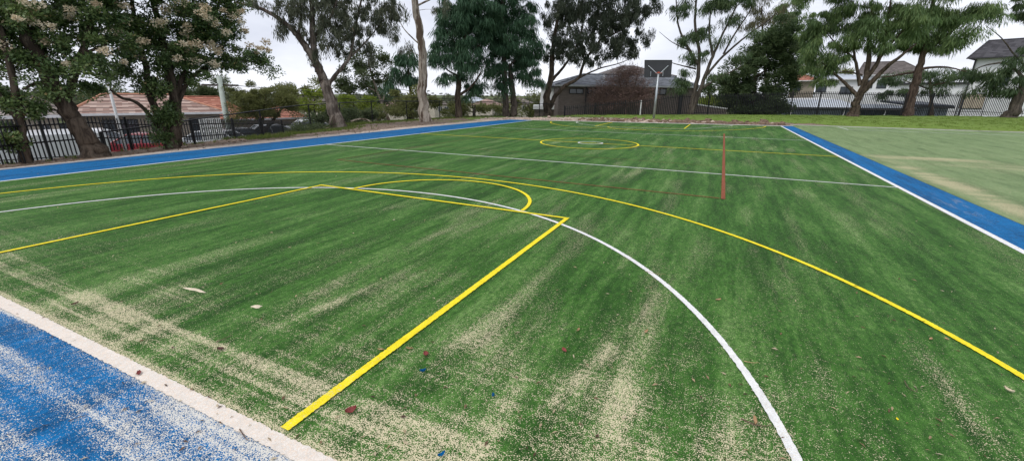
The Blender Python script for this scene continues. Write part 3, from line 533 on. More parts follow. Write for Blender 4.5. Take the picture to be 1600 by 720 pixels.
def bg(label, u, d, blobs, leafm, mode='brush', seed=30, vb=195, bark=B_mid, group=None, name='background_tree', L=.32, Wd=.085, cs=1.0, nl=110, trunk=None):
    u0 = blobs[0][0]; cx = sum(b[0] for b in blobs)/len(blobs); v0 = min(b[1] for b in blobs)
    tree(name, label, ('d', u, d), trunk or [([(u, vb), (u+1, (vb+v0)/2), (cx, v0+4)], .3, .06)], blobs, leafm, bark, mode, L, Wd, cs, nl, cs*.85, seed=seed, sides=7, group=group)
G = 'trees in the valley beyond the left fence'
bg('tall loose green tree behind the wire fence right of the leaning gum', 590, 52, [(560,105,34,24),(590,90,24,16),(545,135,26,18),(600,118,22,20),(575,130,26,16),(530,115,12,16)], L_mid, seed=31, L=.28, trunk=[([(612,200),(598,165),(585,130),(575,95)], .22, .06),([(590,145),(555,125)],.1,.04),([(598,160),(606,120)],.1,.04)], bark=B_pale, group=G)
bg('yellow green bush right behind the leaning gum trunk', 555, 42, [(548,158,22,13),(535,168,16,14),(572,165,18,14)], L_bright, seed=32, L=.22, cs=.75, name='bush', group=G)
bg('dark round tree behind the wire fence left of the pale gum', 590, 58, [(592,138,20,16),(585,160,24,20),(604,160,18,18)], L_dpine, seed=33, group=G)
bg('yellow green bush left of the leaning gum trunk', 490, 46, [(492,152,20,10),(478,165,18,14),(505,168,16,14)], L_bright, seed=34, L=.22, cs=.75, name='bush', group=G)
bg('dull olive trees at the foot of the leaning gum', 480, 60, [(470,150,24,18),(445,140,16,14),(500,138,14,12),(462,170,20,16)], L_olive, seed=35, group=G)
bg('pale olive scrub behind the wire fence at the pale gum', 640, 38, [(625,158,26,16),(655,152,20,18),(640,174,34,14),(610,178,18,10),(678,165,18,16)], L_olive, seed=36, L=.2, cs=.65, name='bush', group=G)
bg('mid green bush low behind the first wire fence panels', 530, 34, [(520,182,22,12),(548,180,20,12),(575,182,20,12),(500,186,14,9)], L_mid, seed=37, L=.18, cs=.55, name='bush', group=G)
bg('olive bushes behind the wire fence under the drooping pines', 740, 44, [(700,172,26,13),(735,170,24,12),(765,168,24,12),(790,174,24,10),(720,160,16,10)], L_olive, seed=38, L=.2, cs=.75, name='bush', group=G)
bg('pale olive bushes behind the wire fence left of the white gable', 830, 52, [(812,162,22,12),(838,160,16,14),(825,174,22,9)], L_olive, seed=39, L=.22, cs=.85, name='bush', group=G)
bg('lime green bush seen behind the fence right of the sparse pine', 1120, 60, [(1110,158,14,9),(1122,162,12,9),(1100,166,10,8)], L_bright, seed=40, L=.22, cs=.75, name='bush')
bg('dark bushy tree behind the sparse pine limbs', 1108, 70, [(1105,138,18,12),(1122,132,16,14),(1090,145,14,10)], L_dpine, seed=41)
bg('dark green tree behind the terracotta roofs', 190, 75, [(170,142,22,14),(150,150,18,12),(200,146,22,12),(225,150,20,10)], L_mid, seed=42, group=G)
bg('green hedge line of trees above the red tiled roof', 310, 90, [(290,146,16,8),(315,143,20,9),(340,146,18,9),(345,135,10,12)], L_mid, seed=43, group=G, L=.7)
bg('pale trees above the carport roofs', 1260, 95, [(1255,108,24,14),(1285,104,22,14),(1310,112,20,12)], L_olive, seed=44, L=.8, cs=1.6)
# far-off wood: one mass nobody could count
rng = np.random.default_rng(77); cc_ = []; 
for d0, n, hh in ((95, 50, 2.6), (130, 90, 3.6), (190, 150, 5.2), (290, 190, 8.0), (420, 220, 12.0)):
    az = np.radians(rng.uniform(-38, 78, n))+math.radians(0); 
    for a in az:
        x = CP[0]-math.sin(a)*d0*rng.uniform(.9, 1.15); y = CP[1]+math.cos(a)*d0*rng.uniform(.9, 1.15)
        if abs(x-6) < 26 and y < 90: continue
        if y < yfence(x)+38 and x > -4: continue
        h = hh*rng.uniform(.35, 1.3); z0 = tz(x, y); r = h*rng.uniform(.5, .9)
        q = rng.normal(size=(14, 3)); q /= np.linalg.norm(q, axis=1)[:, None]; q[:, 2] = abs(q[:, 2])
        cc_.append(np.array([x, y, z0+h*.35])+q*np.array([r, r, h*.62])*rng.random((14, 1))**.35)
cc_ = np.vstack(cc_); V, var = leaf_arrays(cc_, 46, 1.4, .9, .5, 'brush', rng)
mesh_o = mesh_np('far_off_trees', V, np.arange(len(V)).reshape(-1, 4), leaf_mat('far_hazy_foliage', [(0, C(.075,.090,.055)), (.6, C(.135,.150,.09)), (1, C(.22,.22,.14))], .8, .3), attrs={'var': var}); tag(mesh_o, kind='stuff')  # leaf tones paled so distance haze is put into the colour
# ================================================================== buildings
class Fr:
    def __init__(s, name, label, cat, uA, dA, uB, dB, z0, group=None):
        A = at(uA, 170, dA); B = at(uB, 170, dB); s.A = np.array([A[0], A[1], z0]); a = (B-A)[:2]; s.w = np.linalg.norm(a); a = a/s.w
        s.a = np.array([a[0], a[1], 0]); s.n = np.array([-a[1], a[0], 0]); s.root = empty(name, s.A, math.atan2(a[1], a[0])); tag(s.root, label, cat, group)
    def q(s, u, v, off=0.0):     # local (along, height) where the line of sight meets the plane 'off' behind the facade
        d = ray(u, v); t_ = ((s.A-CP) @ s.n+off)/(d @ s.n); P = CP+d*t_-s.A; return P @ s.a, P[2]
    def part(s, name, mat, mb, parent=None, **k): return mb.build(name, mat, parent or s.root, **k)
def bx(x0, x1, y0, y1, z0, z1): return MB().box(((x0+x1)/2, (y0+y1)/2, (z0+z1)/2), (x1-x0, y1-y0, z1-z0))
def hip(x0, x1, y0, y1, ze, zr, xr0, xr1, yr=None, t=.12):
    yr = (y0+y1)/2 if yr is None else yr
    m = MB(); b = [(x0,y0,ze), (x1,y0,ze), (x1,y1,ze), (x0,y1,ze)]; r = [(xr0,yr,zr), (xr1,yr,zr)]
    vs = b+r+[(p[0], p[1], p[2]-t) for p in b]
    return m.add(vs, [(0,1,5,4), (1,2,5), (2,3,4,5), (3,0,4), (6,7,1,0), (7,8,2,1), (8,9,3,2), (9,6,0,3), (9,8,7,6)])
def tile_mat(name, a, b, pitch=.5, seam=.85, dirn=True):
    t = NT(name); p = t.tc.outputs['Object']; sep = t.n.new('ShaderNodeSeparateXYZ'); t.l.new(p, sep.inputs[0])
    row = t.math('FRACT', t.math('MULTIPLY', t.math('ADD', sep.outputs[2], t.math('MULTIPLY', t.noise(p, .8, 2), .02)), 1/(pitch*.40)))
    sn = t.n.new('ShaderNodeVectorMath'); sn.operation = 'SNAP'; t.l.new(p, sn.inputs[0]); sn.inputs[1].default_value = (.32, .32, pitch*.4); wn = t.n.new('ShaderNodeTexWhiteNoise'); t.l.new(sn.outputs[0], wn.inputs['Vector']); n = t.math('ADD', t.math('MULTIPLY', wn.outputs[0], .6), .2); n2 = t.noise(p, .5, 3, .6)
    c = t.mix(t.mr(n, .25, .75), a, b); c = t.mix(t.math('MULTIPLY', t.mr(row, .55, .9), seam), c, tuple(x*.3 for x in a[:3])+(1,))
    c = t.mix(t.math('MULTIPLY', t.mr(n2, .5, .7), .35), c, tuple(x*.6 for x in a[:3])+(1,))
    t.col(c, .85, spec=.2); t.bump(row, .5, .03); return t.m
def brick_mat(name, a, b, mort):
    t = NT(name); p = t.tc.outputs['Object']; sep = t.n.new('ShaderNodeSeparateXYZ'); t.l.new(p, sep.inputs[0]); cm = t.n.new('ShaderNodeCombineXYZ')
    t.l.new(t.math('ADD', sep.outputs[0], sep.outputs[1]), cm.inputs[0]); t.l.new(sep.outputs[2], cm.inputs[1])
    bk = t.n.new('ShaderNodeTexBrick'); t.l.new(cm.outputs[0], bk.inputs['Vector']); bk.inputs['Scale'].default_value = 1; bk.inputs['Brick Width'].default_value = .24; bk.inputs['Row Height'].default_value = .086; bk.inputs['Mortar Size'].default_value = .008
    bk.inputs['Color1'].default_value = a; bk.inputs['Color2'].default_value = b; bk.inputs['Mortar'].default_value = mort
    c = t.mix(t.math('MULTIPLY', t.noise(p, .7, 4, .6), .5), bk.outputs[0], tuple(x*.75 for x in a[:3])+(1,)); t.col(c, .9, spec=.2); t.bump(bk.outputs['Fac'], .3, .01); return t.m
R_terra = tile_mat('terracotta_tiles', C(.25,.155,.125), C(.43,.32,.27)); R_red = tile_mat('red_tiles', C(.28,.10,.065), C(.42,.19,.13)); R_brown = tile_mat('weathered_brown_tiles', C(.16,.135,.12), C(.30,.26,.235), seam=.8)
R_cap = simple('terracotta_ridge_cap', C(.42,.20,.13), .85); R_slate = tile_mat('slate_grey_tiles', C(.11,.12,.135), C(.19,.205,.23), seam=.5); R_dark = tile_mat('charcoal_tiles', C(.045,.043,.048), C(.085,.082,.09), seam=.5); R_dbrown = tile_mat('dark_brown_tiles', C(.10,.085,.08), C(.16,.14,.13), seam=.4)
W_brick = brick_mat('dark_grey_brick', C(.13,.105,.095), C(.21,.17,.15), C(.27,.24,.22)); W_cream = simple('cream_render', C(.50,.46,.38), .9, var=.1, scale=1.2); W_white = simple('white_render', C(.80,.81,.82), .9, var=.07, scale=.8)
W_beige = simple('beige_brick', C(.36,.31,.25), .9, var=.15, scale=2); M_dframe = simple('dark_window_frame', C(.02,.02,.022), .5); M_wframe = simple('white_window_frame', C(.7,.7,.7), .5); M_gut = simple('pale_gutter', C(.42,.43,.45), .4); M_dgut = simple('dark_gutter', C(.05,.05,.055), .5)
t = NT('window_glass'); t.col(t.mix(t.noise(t.geo.outputs['Position'], 1.5, 3), C(.02,.025,.03), C(.09,.11,.13)), .08, spec=.7); M_glass = t.m
M_blind = simple('cream_blind', C(.55,.47,.36), .8); M_metal = simple('grey_corrugated_metal', C(.20,.23,.27), .45, .3, var=.2, scale=2); M_tin = simple('pale_metal_roof', C(.50,.54,.60), .4, .2, var=.15, scale=1.2); M_shed = simple('dark_blue_grey_metal', C(.05,.06,.08), .5, .2, var=.2)
M_black = simple('black_powder_coat', C(.010,.011,.012), .4, .2); M_galv = simple('galvanised_steel', C(.42,.45,.47), .42, .7, var=.15, scale=8); M_polegreen = simple('pale_concrete_pole', C(.42,.47,.42), .9, var=.12, scale=4)
def window(F, x0, x1, z0, z1, frame=M_dframe, glass=M_glass, mull=1, y=0.0, name='window'):
    m = MB(); t_ = .06; m.box(((x0+x1)/2, y-.03, z1), (x1-x0+t_, .09, t_)); m.box(((x0+x1)/2, y-.03, z0), (x1-x0+t_, .12, t_))
    for k in range(mull+2): x = x0+(x1-x0)*k/(mull+1); m.box((x, y-.03, (z0+z1)/2), (t_, .088, z1-z0-t_))
    f = m.build(name, frame, F.root); g_ = bx(x0+.03, x1-.03, y-.03, y-.01, z0+.03, z1-.03).build('pane', glass, f); return f
def house(F, x0, x1, depth, zb, ze, wall, roof, zr, xr0, xr1, over=.5, gut=M_gut, yr=None):
    F.part('wall', wall, bx(x0, x1, 0, depth, zb, ze-.02)); r = F.part('roof', roof, hip(x0-over, x1+over, -over, depth+over, ze+.1, zr, xr0, xr1, yr))
    g_ = MB(); g_.box(((x0+x1)/2, -over-.06, ze+.03), (x1-x0+2*over+.2, .12, .14)); g_.build('gutter', gut, r)
    yr_ = depth/2 if yr is None else yr; cap = MB()
    for a_, b_ in (((x0-over, -over, ze+.1), (xr0, yr_, zr)), ((x1+over, -over, ze+.1), (xr1, yr_, zr)), ((xr0, yr_, zr), (xr1, yr_, zr)), ((x0-over, depth+over, ze+.1), (xr0, yr_, zr)), ((x1+over, depth+over, ze+.1), (xr1, yr_, zr))): cap.tube([np.array(a_)+np.array([0, 0, .01]), np.array(b_)+np.array([0, 0, .01])], .085, 6)
    cap.build('ridge_cap', R_cap if roof is R_terra else roof, r); return r
# -- left: houses below the level of the court
F = Fr('suburban_house', 'house with weathered brown tiled roof and cream wall behind the white van', 'house', -150, 33, 106, 33, tz(-16, 4))
xe, ze = F.q(106, 182); _, zr = F.q(60, 151, 4)
house(F, F.q(-150, 180)[0], xe-.4, 8, -.5, ze, W_cream, R_brown, zr, F.q(-150,150)[0]+4, F.q(52, 151, 4)[0], gut=M_wframe)
window(F, F.q(91,190)[0], F.q(103,190)[0], ze-1.5, ze-.35); window(F, F.q(60,190)[0], F.q(76,190)[0], ze-1.4, ze-.4, M_wframe)
F = Fr('suburban_house', 'house with pinkish terracotta hipped roof behind the red car', 'house', 116, 39, 346, 39, tz(-20, 14))
xe, ze = F.q(120, 180); x1, _ = F.q(343, 180); _, zr = F.q(160, 147.5, 4.5)
house(F, xe, x1, 9, -.5, ze, W_beige, R_terra, zr, F.q(160,148,4.5)[0], F.q(268,148,4.5)[0], gut=M_wframe)
for a, b, k in ((160,180,1), (186,214,2), (236,262,1), (300,318,1)): window(F, F.q(a,192)[0], F.q(b,192)[0], ze-1.75, ze-.35, M_dframe, mull=k)
F = Fr('suburban_house', 'house with plain red tiled roof higher up behind the terracotta one', 'house', 268, 52, 372, 52, tz(-30, 20))
xe, ze = F.q(270, 176); x1, _ = F.q(372, 176); _, zr = F.q(300, 151.5, 4)
house(F, xe, x1, 8, -.6, ze, W_cream, R_red, zr, F.q(275,151,4)[0], F.q(340,151,4)[0]); window(F, F.q(300,185)[0], F.q(318,185)[0], ze-1.6, ze-.4)
F = Fr('suburban_house', 'low house with red brown roof half hidden by the olive bushy tree', 'house', 352, 48, 470, 50, tz(-26, 30))
xe, ze = F.q(356, 188); x1, _ = F.q(468, 189); _, zr = F.q(400, 168, 4)
house(F, xe, x1, 8, -.6, ze, W_beige, R_red, zr, F.q(372,168,4)[0], F.q(450,168,4)[0]); window(F, F.q(400,195)[0], F.q(420,195)[0], ze-1.5, ze-.4)
# -- dark brick house beyond the far goal line
F = Fr('brick_house', 'low dark grey brick house with slate roof behind the bare tree and hoop', 'house', 872, 41, 1084, 45.5, .1)
xe, ze = F.q(872, 134.5); x1, _ = F.q(1084, 132.5); _, zr = F.q(930, 116.5, 3.6)
r = house(F, 0, x1, 7.6, -1.2, ze, W_brick, R_slate, zr, F.q(913,117,3.6)[0], F.q(1048,117,3.6)[0], over=.38)
up = hip(F.q(938,118,6)[0], F.q(1046,118,6)[0], 4.2, 12, F.q(950,117,4.5)[1], F.q(980,102.5,8)[1], F.q(973,103,8)[0], F.q(990,103,8)[0], 8); rr_ = up.build('roof', R_dbrown, F.root)
bx(F.q(976,108,5)[0], F.q(983,108,5)[0], 5.6, 6.3, F.q(980,112,5)[1], F.q(980,107,5)[1]).build('skylight', M_wframe, rr_)
for u, v in ((944,119), (1010,129)): a, z = F.q(u, v, 2.0); MB().tube([(a, 2.0, z-.5), (a, 2.0, z+.12)], .07).build('vent_pipe', M_wframe, r)
for a, b, c_, d_, k in ((890,911,139,146.5,1), (918,932.5,139,146.5,1), (945,968,140,153,2), (1022,1040,139,148,1)):
    xa, zt = F.q(a, c_); xb, zb_ = F.q(b, d_); window(F, xa, xb, zb_, zt, mull=k)
a, z = F.q(914.5, 160); bx(a-.05, a+.05, -.09, -.01, -.2, ze-.1).build('downpipe', M_dgut, F.root); a, z = F.q(1062, 160); bx(a-.12, a+.12, -.2, -.02, -.2, ze-.1).build('downpipe', M_dgut, F.root)
F = Fr('white_gable_block', 'white rendered block with low ledge at the left end of the brick house', 'building', 832, 43, 871, 43, .0)
xa, zt = F.q(846, 138.5); xb, _ = F.q(871, 138); zl = F.q(850, 165)[1]; zb_ = F.q(850, 171)[1]
m = MB(); x0b = F.q(843,165)[0]; m.prism([(x0b, .3, zl), (xb-.05, .3, zl), (xb-.05, .3, zt), (xa, .3, zt)], 0, (0, 2.6, 0)); m.build('wall', W_white, F.root)
bx(F.q(833,168)[0], xb, -.15, 2.9, zb_, zl-.003).build('ledge', W_white, F.root); bx(F.q(835,168)[0], xb-.01, 0, 2.8, -1.5, zb_-.003).build('base_wall', W_brick, F.root)
bx(xa-.1, xb, .2, 3.0, zt+.003, zt+.12).build('coping', M_gut, F.root)
F = Fr('low_wall', 'low white topped sloping wall behind the fence right of the sparse pine', 'wall', 1078, 46, 1136, 48, -.6)
za = F.q(1078, 163)[1]; zb2 = F.q(1134, 171)[1]; MB().prism([(0,0,-1), (F.w,0,-1), (F.w,0,zb2), (0,0,za)], 0, (0, .25, 0)).build('wall', W_brick, F.root); MB().prism([(-.05,-.05,za+.003), (F.w,-.05,zb2+.003), (F.w,-.05,zb2+.12), (-.05,-.05,za+.12)], 0, (0, .36, 0)).build('coping', M_wframe, F.root)
# -- right: roofs and houses behind the iron fence
def box_house(name, label, uA, uB, d, vt, vb, wall, roof, vr, depth=6, cat='house', gut=M_gut, wins=(), ur=None, z0=-2.2, frame=M_dframe, glass=M_glass, dB=None, over=.4):
    F = Fr(name, label, cat, uA, d, uB, dB or d, z0); _, ze = F.q((uA+uB)/2, vt); x1 = F.w; ur = ur or (uA+.2*(uB-uA), uB-.2*(uB-uA)); zr = F.q(ur[0], vr, depth/2)[1]
    house(F, 0, x1, depth, -1, ze, wall, roof, zr, F.q(ur[0], vr, depth/2)[0], F.q(ur[1], vr, depth/2)[0], gut=gut, over=over)
    for a, b, c_, e_, k in wins:
        xa, zt = F.q(a, c_); xb, zb_ = F.q(b, e_); window(F, xa, xb, zb_, zt, frame, glass, k)
    return F
box_house('suburban_house', 'brown house with red brown tiles seen between dark evergreen and fan pine', 1228, 1266, 82, 127, 150, W_beige, R_red, 118, wins=((1240,1250,134,142,1),), gut=M_wframe)
box_house('suburban_house', 'cream house with pale metal roof behind the carport left of the fan pine', 1268, 1338, 90, 125, 165, W_white, M_tin, 117, gut=M_wframe, wins=((1314,1330,136,147,1), (1276,1290,134,144,1)), depth=8)
box_house('suburban_house', 'distant cream house with pale roof seen above the fan pine limbs', 1330, 1432, 98, 118, 170, W_white, R_dbrown, 98, gut=M_wframe, wins=((1350,1362,126,138,1), (1395,1410,128,142,2), (1372,1384,126,138,0)), depth=9)
def lowroof(name, label, uA, dA, uB, dB, vA, vB, depth, wall, roof, rise=.45, posts=0, cat='carport', slab=.14):
    F = Fr(name, label, cat, uA, dA, uB, dB, -1.6); zA = F.q(uA, vA)[1]; zB = F.q(uB, vB)[1]; w_ = F.w
    m = MB(); m.prism([(-.3,-.3,zA), (w_+.3,-.3,zB), (w_+.3,depth,zB+rise), (-.3,depth,zA+rise)], 0, (0, 0, slab)); m.build('roof', roof, F.root)
    m = MB(); m.prism([(-.3,-.34,zA-.12), (w_+.3,-.34,zB-.12), (w_+.3,-.34,zB+.1), (-.3,-.34,zA+.1)], 0, (0, -.05, 0)); m.build('fascia', M_dgut, F.root)
    n = int(w_/.19); m = MB()
    for k in range(n): x = w_*(k+.5)/n; z_ = zA+(zB-zA)*x/w_; m.box((x, .0 if k % 2 else .03, (z_-1.2)/2-.003), (w_/n+.002, .05, z_+1.2))
    m.build('wall', wall, F.root)
    for k in range(posts): x = w_*(k+.5)/posts; MB().box((x, -.2, (zA-1)/2-.1), (.09, .09, zA+1)).build('post', M_wframe, F.root)
    return F
lowroof('carport', 'long low carport with pale sloping roof and grey ribbed wall behind the fence', 1216, 58, 1340, 60, 169, 170, 7, M_metal, M_tin, .75, 3)
lowroof('shed', 'dark grey low shed between the fan pine and red barked pine', 1342, 62, 1424, 64, 170.5, 171, 5, M_shed, M_metal, .3, 1, 'shed')
lowroof('shed', 'small white roofed shed above the carport left end', 1236, 68, 1302, 70, 158.5, 157.5, 4, W_cream, M_wframe, .15, 0, 'shed', .2)
lowroof('shed', 'dark blue flat shed left of the white two storey house', 1422, 66, 1482, 68, 166, 168, 5, M_metal, M_shed, .35, 0, 'shed', .22)
F = Fr('two_storey_house', 'white two storey house with charcoal hipped roof at the right edge', 'house', 1500, 78, 1760, 77, -2.2)
xe, ze = F.q(1502, 93); x1 = F.w; zr = F.q(1545, 64, 4)[1]
r = house(F, 0, x1, 8, -1, ze, W_white, R_dark, zr, F.q(1545,64,4)[0], F.q(1680,64,4)[0], over=.6, gut=M_dgut)
bx(-.02, .14, -.16, -.02, -.5, ze-.1).build('downpipe', M_dgut, F.root)
xa, zt = F.q(1494+6, 147); xb, zb_ = F.q(1534, 170); window(F, xa+.3, xb, zb_, zt, M_dframe, M_blind, 1); xa, zt = F.q(1560, 118); xb, zb_ = F.q(1574, 134); window(F, xa, xb, zb_, zt, M_dframe, M_glass, 0)
m = bx(-7.5, -.05, .5, 8, -1, F.q(1470,132)[1]); m.build('side_wing', W_white, F.root); bx(-7.8, -.06, .2, 8.3, F.q(1470,132)[1]+.003, F.q(1470,132)[1]+.25).build('flat_roof', M_dgut, F.root)
R_far = [R_terra, R_brown, R_brown, R_dbrown, M_tin]
for k, (u, d, w_, vt, r_, lb) in enumerate(((508,92,20,158,3,'tiny pale roofed house in the valley right behind the leaning gum trunk'), (690,105,22,163,1,'tiny far house with brown roof seen between pale gum and drooping pine'), (752,120,24,160,4,'tiny far house with pale metal roof between the two dark pines'), (778,100,18,165,0,'tiny far pink brown roofed house just left of the twin trunked pine'), (822,112,24,162,2,'tiny far house with weathered roof just left of the white gable block'), (640,96,18,166,0,'tiny far pink brown roofed house left of the pale gum trunk'))):
    z0 = tz(*at(u, 170, d)[:2]); F = Fr('distant_house', lb, 'house', u-w_/2, d, u+w_/2, d+3, z0, 'small houses far down the valley'); ze = F.q(u, vt)[1]
    rf = hip(-.4, F.w+.4, -.4, 7.4, ze, ze+1.5, 2.0, F.w-2.0).build('roof', R_far[r_], F.root); bx(0, F.w, 0, 7, -.5, ze-.13).build('wall', W_cream, F.root)
    for q_ in (.25, .7): window(F, F.w*q_, F.w*q_+1.2, ze-1.7, ze-.6, M_wframe)
# ================================================================== fences
def palisade(name, label, tops, h, spacing, pw, rails, post_every=2.45, group=None, follow=True):
    P = np.array([np.asarray(q) for q in tops]); seg = np.hypot(*np.diff(P[:, :2], axis=0).T); Ls = np.concatenate([[0], np.cumsum(seg)]); n = int(Ls[-1]/spacing)
    root = empty(name, (P[0, 0], P[0, 1], tz(P[0, 0], P[0, 1]))); tag(root, label, 'fence', group); o = np.array(root.location)
    def at_(s): return np.array([np.interp(s, Ls, P[:, k]) for k in range(3)])-o
    V = []; F = []; nv = 0
    for k in range(n):
        p = at_((k+.5)*spacing); q = at_(min(Ls[-1], (k+.5)*spacing+.01))-p; q = q/np.linalg.norm(q[:2]+1e-9); a = np.array([q[0], q[1], 0])*pw/2; b = np.array([-q[1], q[0], 0])*pw/2
        zb_ = tz(p[0]+o[0], p[1]+o[1])-o[2]+.04 if follow else p[2]-h; zt = p[2]
        for z in (zb_, zt): V += [[p[0]-a[0]-b[0], p[1]-a[1]-b[1], z], [p[0]+a[0]-b[0], p[1]+a[1]-b[1], z], [p[0]+a[0]+b[0], p[1]+a[1]+b[1], z], [p[0]-a[0]+b[0], p[1]-a[1]+b[1], z]]
        V += [[p[0], p[1], zt+pw*1.6]]
        F += [(nv,nv+1,nv+5,nv+4), (nv+1,nv+2,nv+6,nv+5), (nv+2,nv+3,nv+7,nv+6), (nv+3,nv,nv+4,nv+7)]; nv += 9
    Fa = np.array(F); cap = np.array([[9*k+4+i, 9*k+4+(i+1) % 4, 9*k+8] for k in range(n) for i in range(4)])
    mesh_np('picket_panel', V, [Fa, cap], M_black, root)
    for rz in rails:
        m = MB(); S_ = np.linspace(0, Ls[-1], max(2, int(Ls[-1]/1.2))); m.tube([at_(s)-np.array([0, 0, rz if rz > 0 else h+rz]) for s in S_], .022, 4); m.build('rail', M_black, root)
    for s in np.arange(.02, Ls[-1], post_every):
        p = at_(s); zb_ = tz(p[0]+o[0], p[1]+o[1])-o[2]-.1; MB().box((p[0], p[1], (zb_+p[2]+.08)/2), (.06, .06, p[2]+.08-zb_)).build('post', M_black, root)
    return root
tops = [at(u, v, d) for u, v, d in ((-110,193,16.2), (45,187,17.8), (135,183,18.7), (200,187,19.6), (300,188,21.2), (345,187,22.4), (400,188,25.0), (470,191.5,30), (525,195,35))]
palisade('iron_fence', 'black iron picket fence between the left trees and the parked cars', tops, 1.5, .115, .024, (.16, .62, 1.15), follow=True)
ur_, dr_ = [880, 1000, 1200, 1400, 1600], [float(np.hypot(*(gnd(u, v, .25)-CP)[:2])) for u, v in ((880,180),(1000,179.6),(1200,179.6),(1400,181),(1600,182.5))]
tops = [at(u, v, np.interp(u, ur_, dr_)) for u, v in ((882,167), (950,160), (1000,157), (1040,151), (1060,149), (1130,147.5), (1200,146), (1275,143.5), (1400,146), (1540,148.5), (1600,151), (1640,153))]
palisade('iron_fence', 'long black iron picket fence along the top of the grass bank', tops, 1.7, .165, .038, (.15, 1.45), 2.6)
# wire mesh fence on the left, real crossing wires
root = None; tp = [at(u, v, d) for u, v, d in ((154,207,18.6), (239,196.5,19.2), (322,184,20.8), (400,173.5,22.0), (465,165,23.6), (548,160,28.2), (608,158.2,30.6), (690,158,33.6), (735,158.5,35), (800,160,36.8), (868,163,38.4))]
P = np.array(tp); seg = np.hypot(*np.diff(P[:, :2], axis=0).T); Ls = np.concatenate([[0], np.cumsum(seg)]); root = empty('wire_mesh_fence', (P[0,0], P[0,1], tz(P[0,0], P[0,1]))); tag(root, 'dark wire mesh fence with thin top rail behind the gum trees and drooping pines', 'fence')
o = np.array(root.location); at_ = lambda s: np.array([np.interp(s, Ls, P[:, k]) for k in range(3)])-o
MB().tube([at_(s) for s in np.linspace(0, Ls[-1], 60)], .024, 6).build('rail', M_black, root)
for s in np.concatenate([[.05], np.arange(3.0, Ls[-1], 3.05)]):
    p = at_(s); zb_ = tz(p[0]+o[0], p[1]+o[1])-o[2]-.1; MB().tube([(p[0], p[1], zb_), (p[0], p[1], p[2])], .032, 8).build('post', M_black, root)
V = []; F = []; nv = 0; sp = .11
for sgn in (1, -1):
    for k in range(-16, int(Ls[-1]/sp)+16):
        s0 = k*sp; pts = []
        for f in np.linspace(0, 1, 4):
            s = s0+sgn*f*1.3
            if 0 <= s <= Ls[-1]: p = at_(s); zb_ = max(tz(p[0]+o[0], p[1]+o[1])-o[2], p[2]-1.5); pts.append((p[0], p[1], zb_+(p[2]-zb_)*f))
        if len(pts) > 1: v_, f_2 = tube_arrays(np.array(pts), np.full(len(pts), .0028), 3); V.append(v_); F.append(f_2+nv); nv += len(v_)
mesh_np('wire_mesh', np.vstack(V), np.vstack(F), M_black, root)
# ================================================================== hoop, poles, cables
T = TP((1021,187)); root = empty('basketball_hoop', T.B); tag(root, 'leaning looking steel basketball pole with dark board and red ring behind the far line', 'basketball hoop')
pb, ptp = T.pt(1021,188), T.pt(1029,114); MB().tube([pb-np.array([0,0,.2]), ptp], [.085, .07], 12).build('pole', M_galv, root, smooth=True)
M_board = simple('dark_grey_board', C(.045,.047,.052), .6); M_ring = simple('orange_red_ring', C(.40,.10,.06), .5)
q = [T.pt(1007.5,94.5,.5), T.pt(1050,94.5,.5), T.pt(1048,120.5,.5), T.pt(1007,121,.5)]; bd = MB().prism(q, 0, T.n*.04).build('backboard', M_board, root)
m = MB(); c4 = sum(q)/4
for k in range(4): a, b = q[k], q[(k+1) % 4]; m.tube([a, b], .025, 5)
m.build('board_rim', M_dgut, bd)
for a, b in (((1027.5,116,0), (1013,103,.46)), ((1030.5,116,0), (1044,103,.46)), ((1017,112,.46), (1016.5,119.5,.46)), ((1036,112,.46), (1035.5,119.5,.46)), ((1028.5,115.5,.02), (1028.2,119.5,.46))):
    MB().tube([T.pt(*a), T.pt(*b)], .026, 6).build('arm', M_galv, root)
rc_ = T.pt(1029.5,114.5,-.28); MB().tube([rc_+np.array([.22*math.cos(a), .22*math.sin(a), 0]) for a in np.linspace(0, 2*math.pi, 25)], .018, 6, cap=False).build('ring', M_ring, root); MB().box(T.pt(1029.3,113.8,-.04), (.16, .1, .1)).build('ring_bracket', M_ring, root)
def pole(name, label, cat, u, v0, v1, d, r0, r1, mat, extra=None):
    T = TP(('d', u, d)); a = T.pt(u, v0); B = T.B; root = empty(name, B); tag(root, label, cat)
    z1 = T.pt(u+(v0-v1)*(u-800)/2300., v1)[2]; MB().tube([(0, 0, -.3), (0, 0, z1)], [r0, r1], 10).build('shaft', mat, root, smooth=True); return root, z1
lp, z1 = pole('light_pole', 'slim white light pole standing behind the iron fence right of the leaning trunk', 'light pole', 187, 222, 70, 27, .065, .05, M_wframe)
MB().tube([(0, 0, z1), (.5, .1, z1+.25), (1.2, .2, z1+.3)], .03, 6).build('arm', M_wframe, lp); MB().box((1.5, .25, z1+.3), (.6, .22, .1)).build('lamp_head', M_galv, lp)
pp, z1 = pole('power_pole', 'thick pale green grey power pole beside the olive bushy tree', 'power pole', 357, 200, 119, 31, .17, .13, M_polegreen)
MB().box((0, 0, z1-.5), (1.8, .1, .1), rz=.9).build('crossarm', B_mid, pp)
ppz = np.array(pp.location)+np.array([0, 0, z1-.43])
for k, (e_, lb) in enumerate(((at(1000, 138, 62), 'thin power cable running right from the pale power pole, upper of the pair'), (at(1000, 142, 62), 'thin power cable running right from the pale power pole, lower of the pair'))):
    a = ppz+np.array([.4*k, .5*k-.2, -.35*k]); s = np.linspace(0, 1, 24)[:, None]; q = a+(e_-a)*s; q[:, 2] -= 1.1*4*(s*(1-s))[:, 0]
    c = MB().tube(q-a, .016, 4).build('power_cable', M_black); c.location = a; tag(c, lb, 'cable')
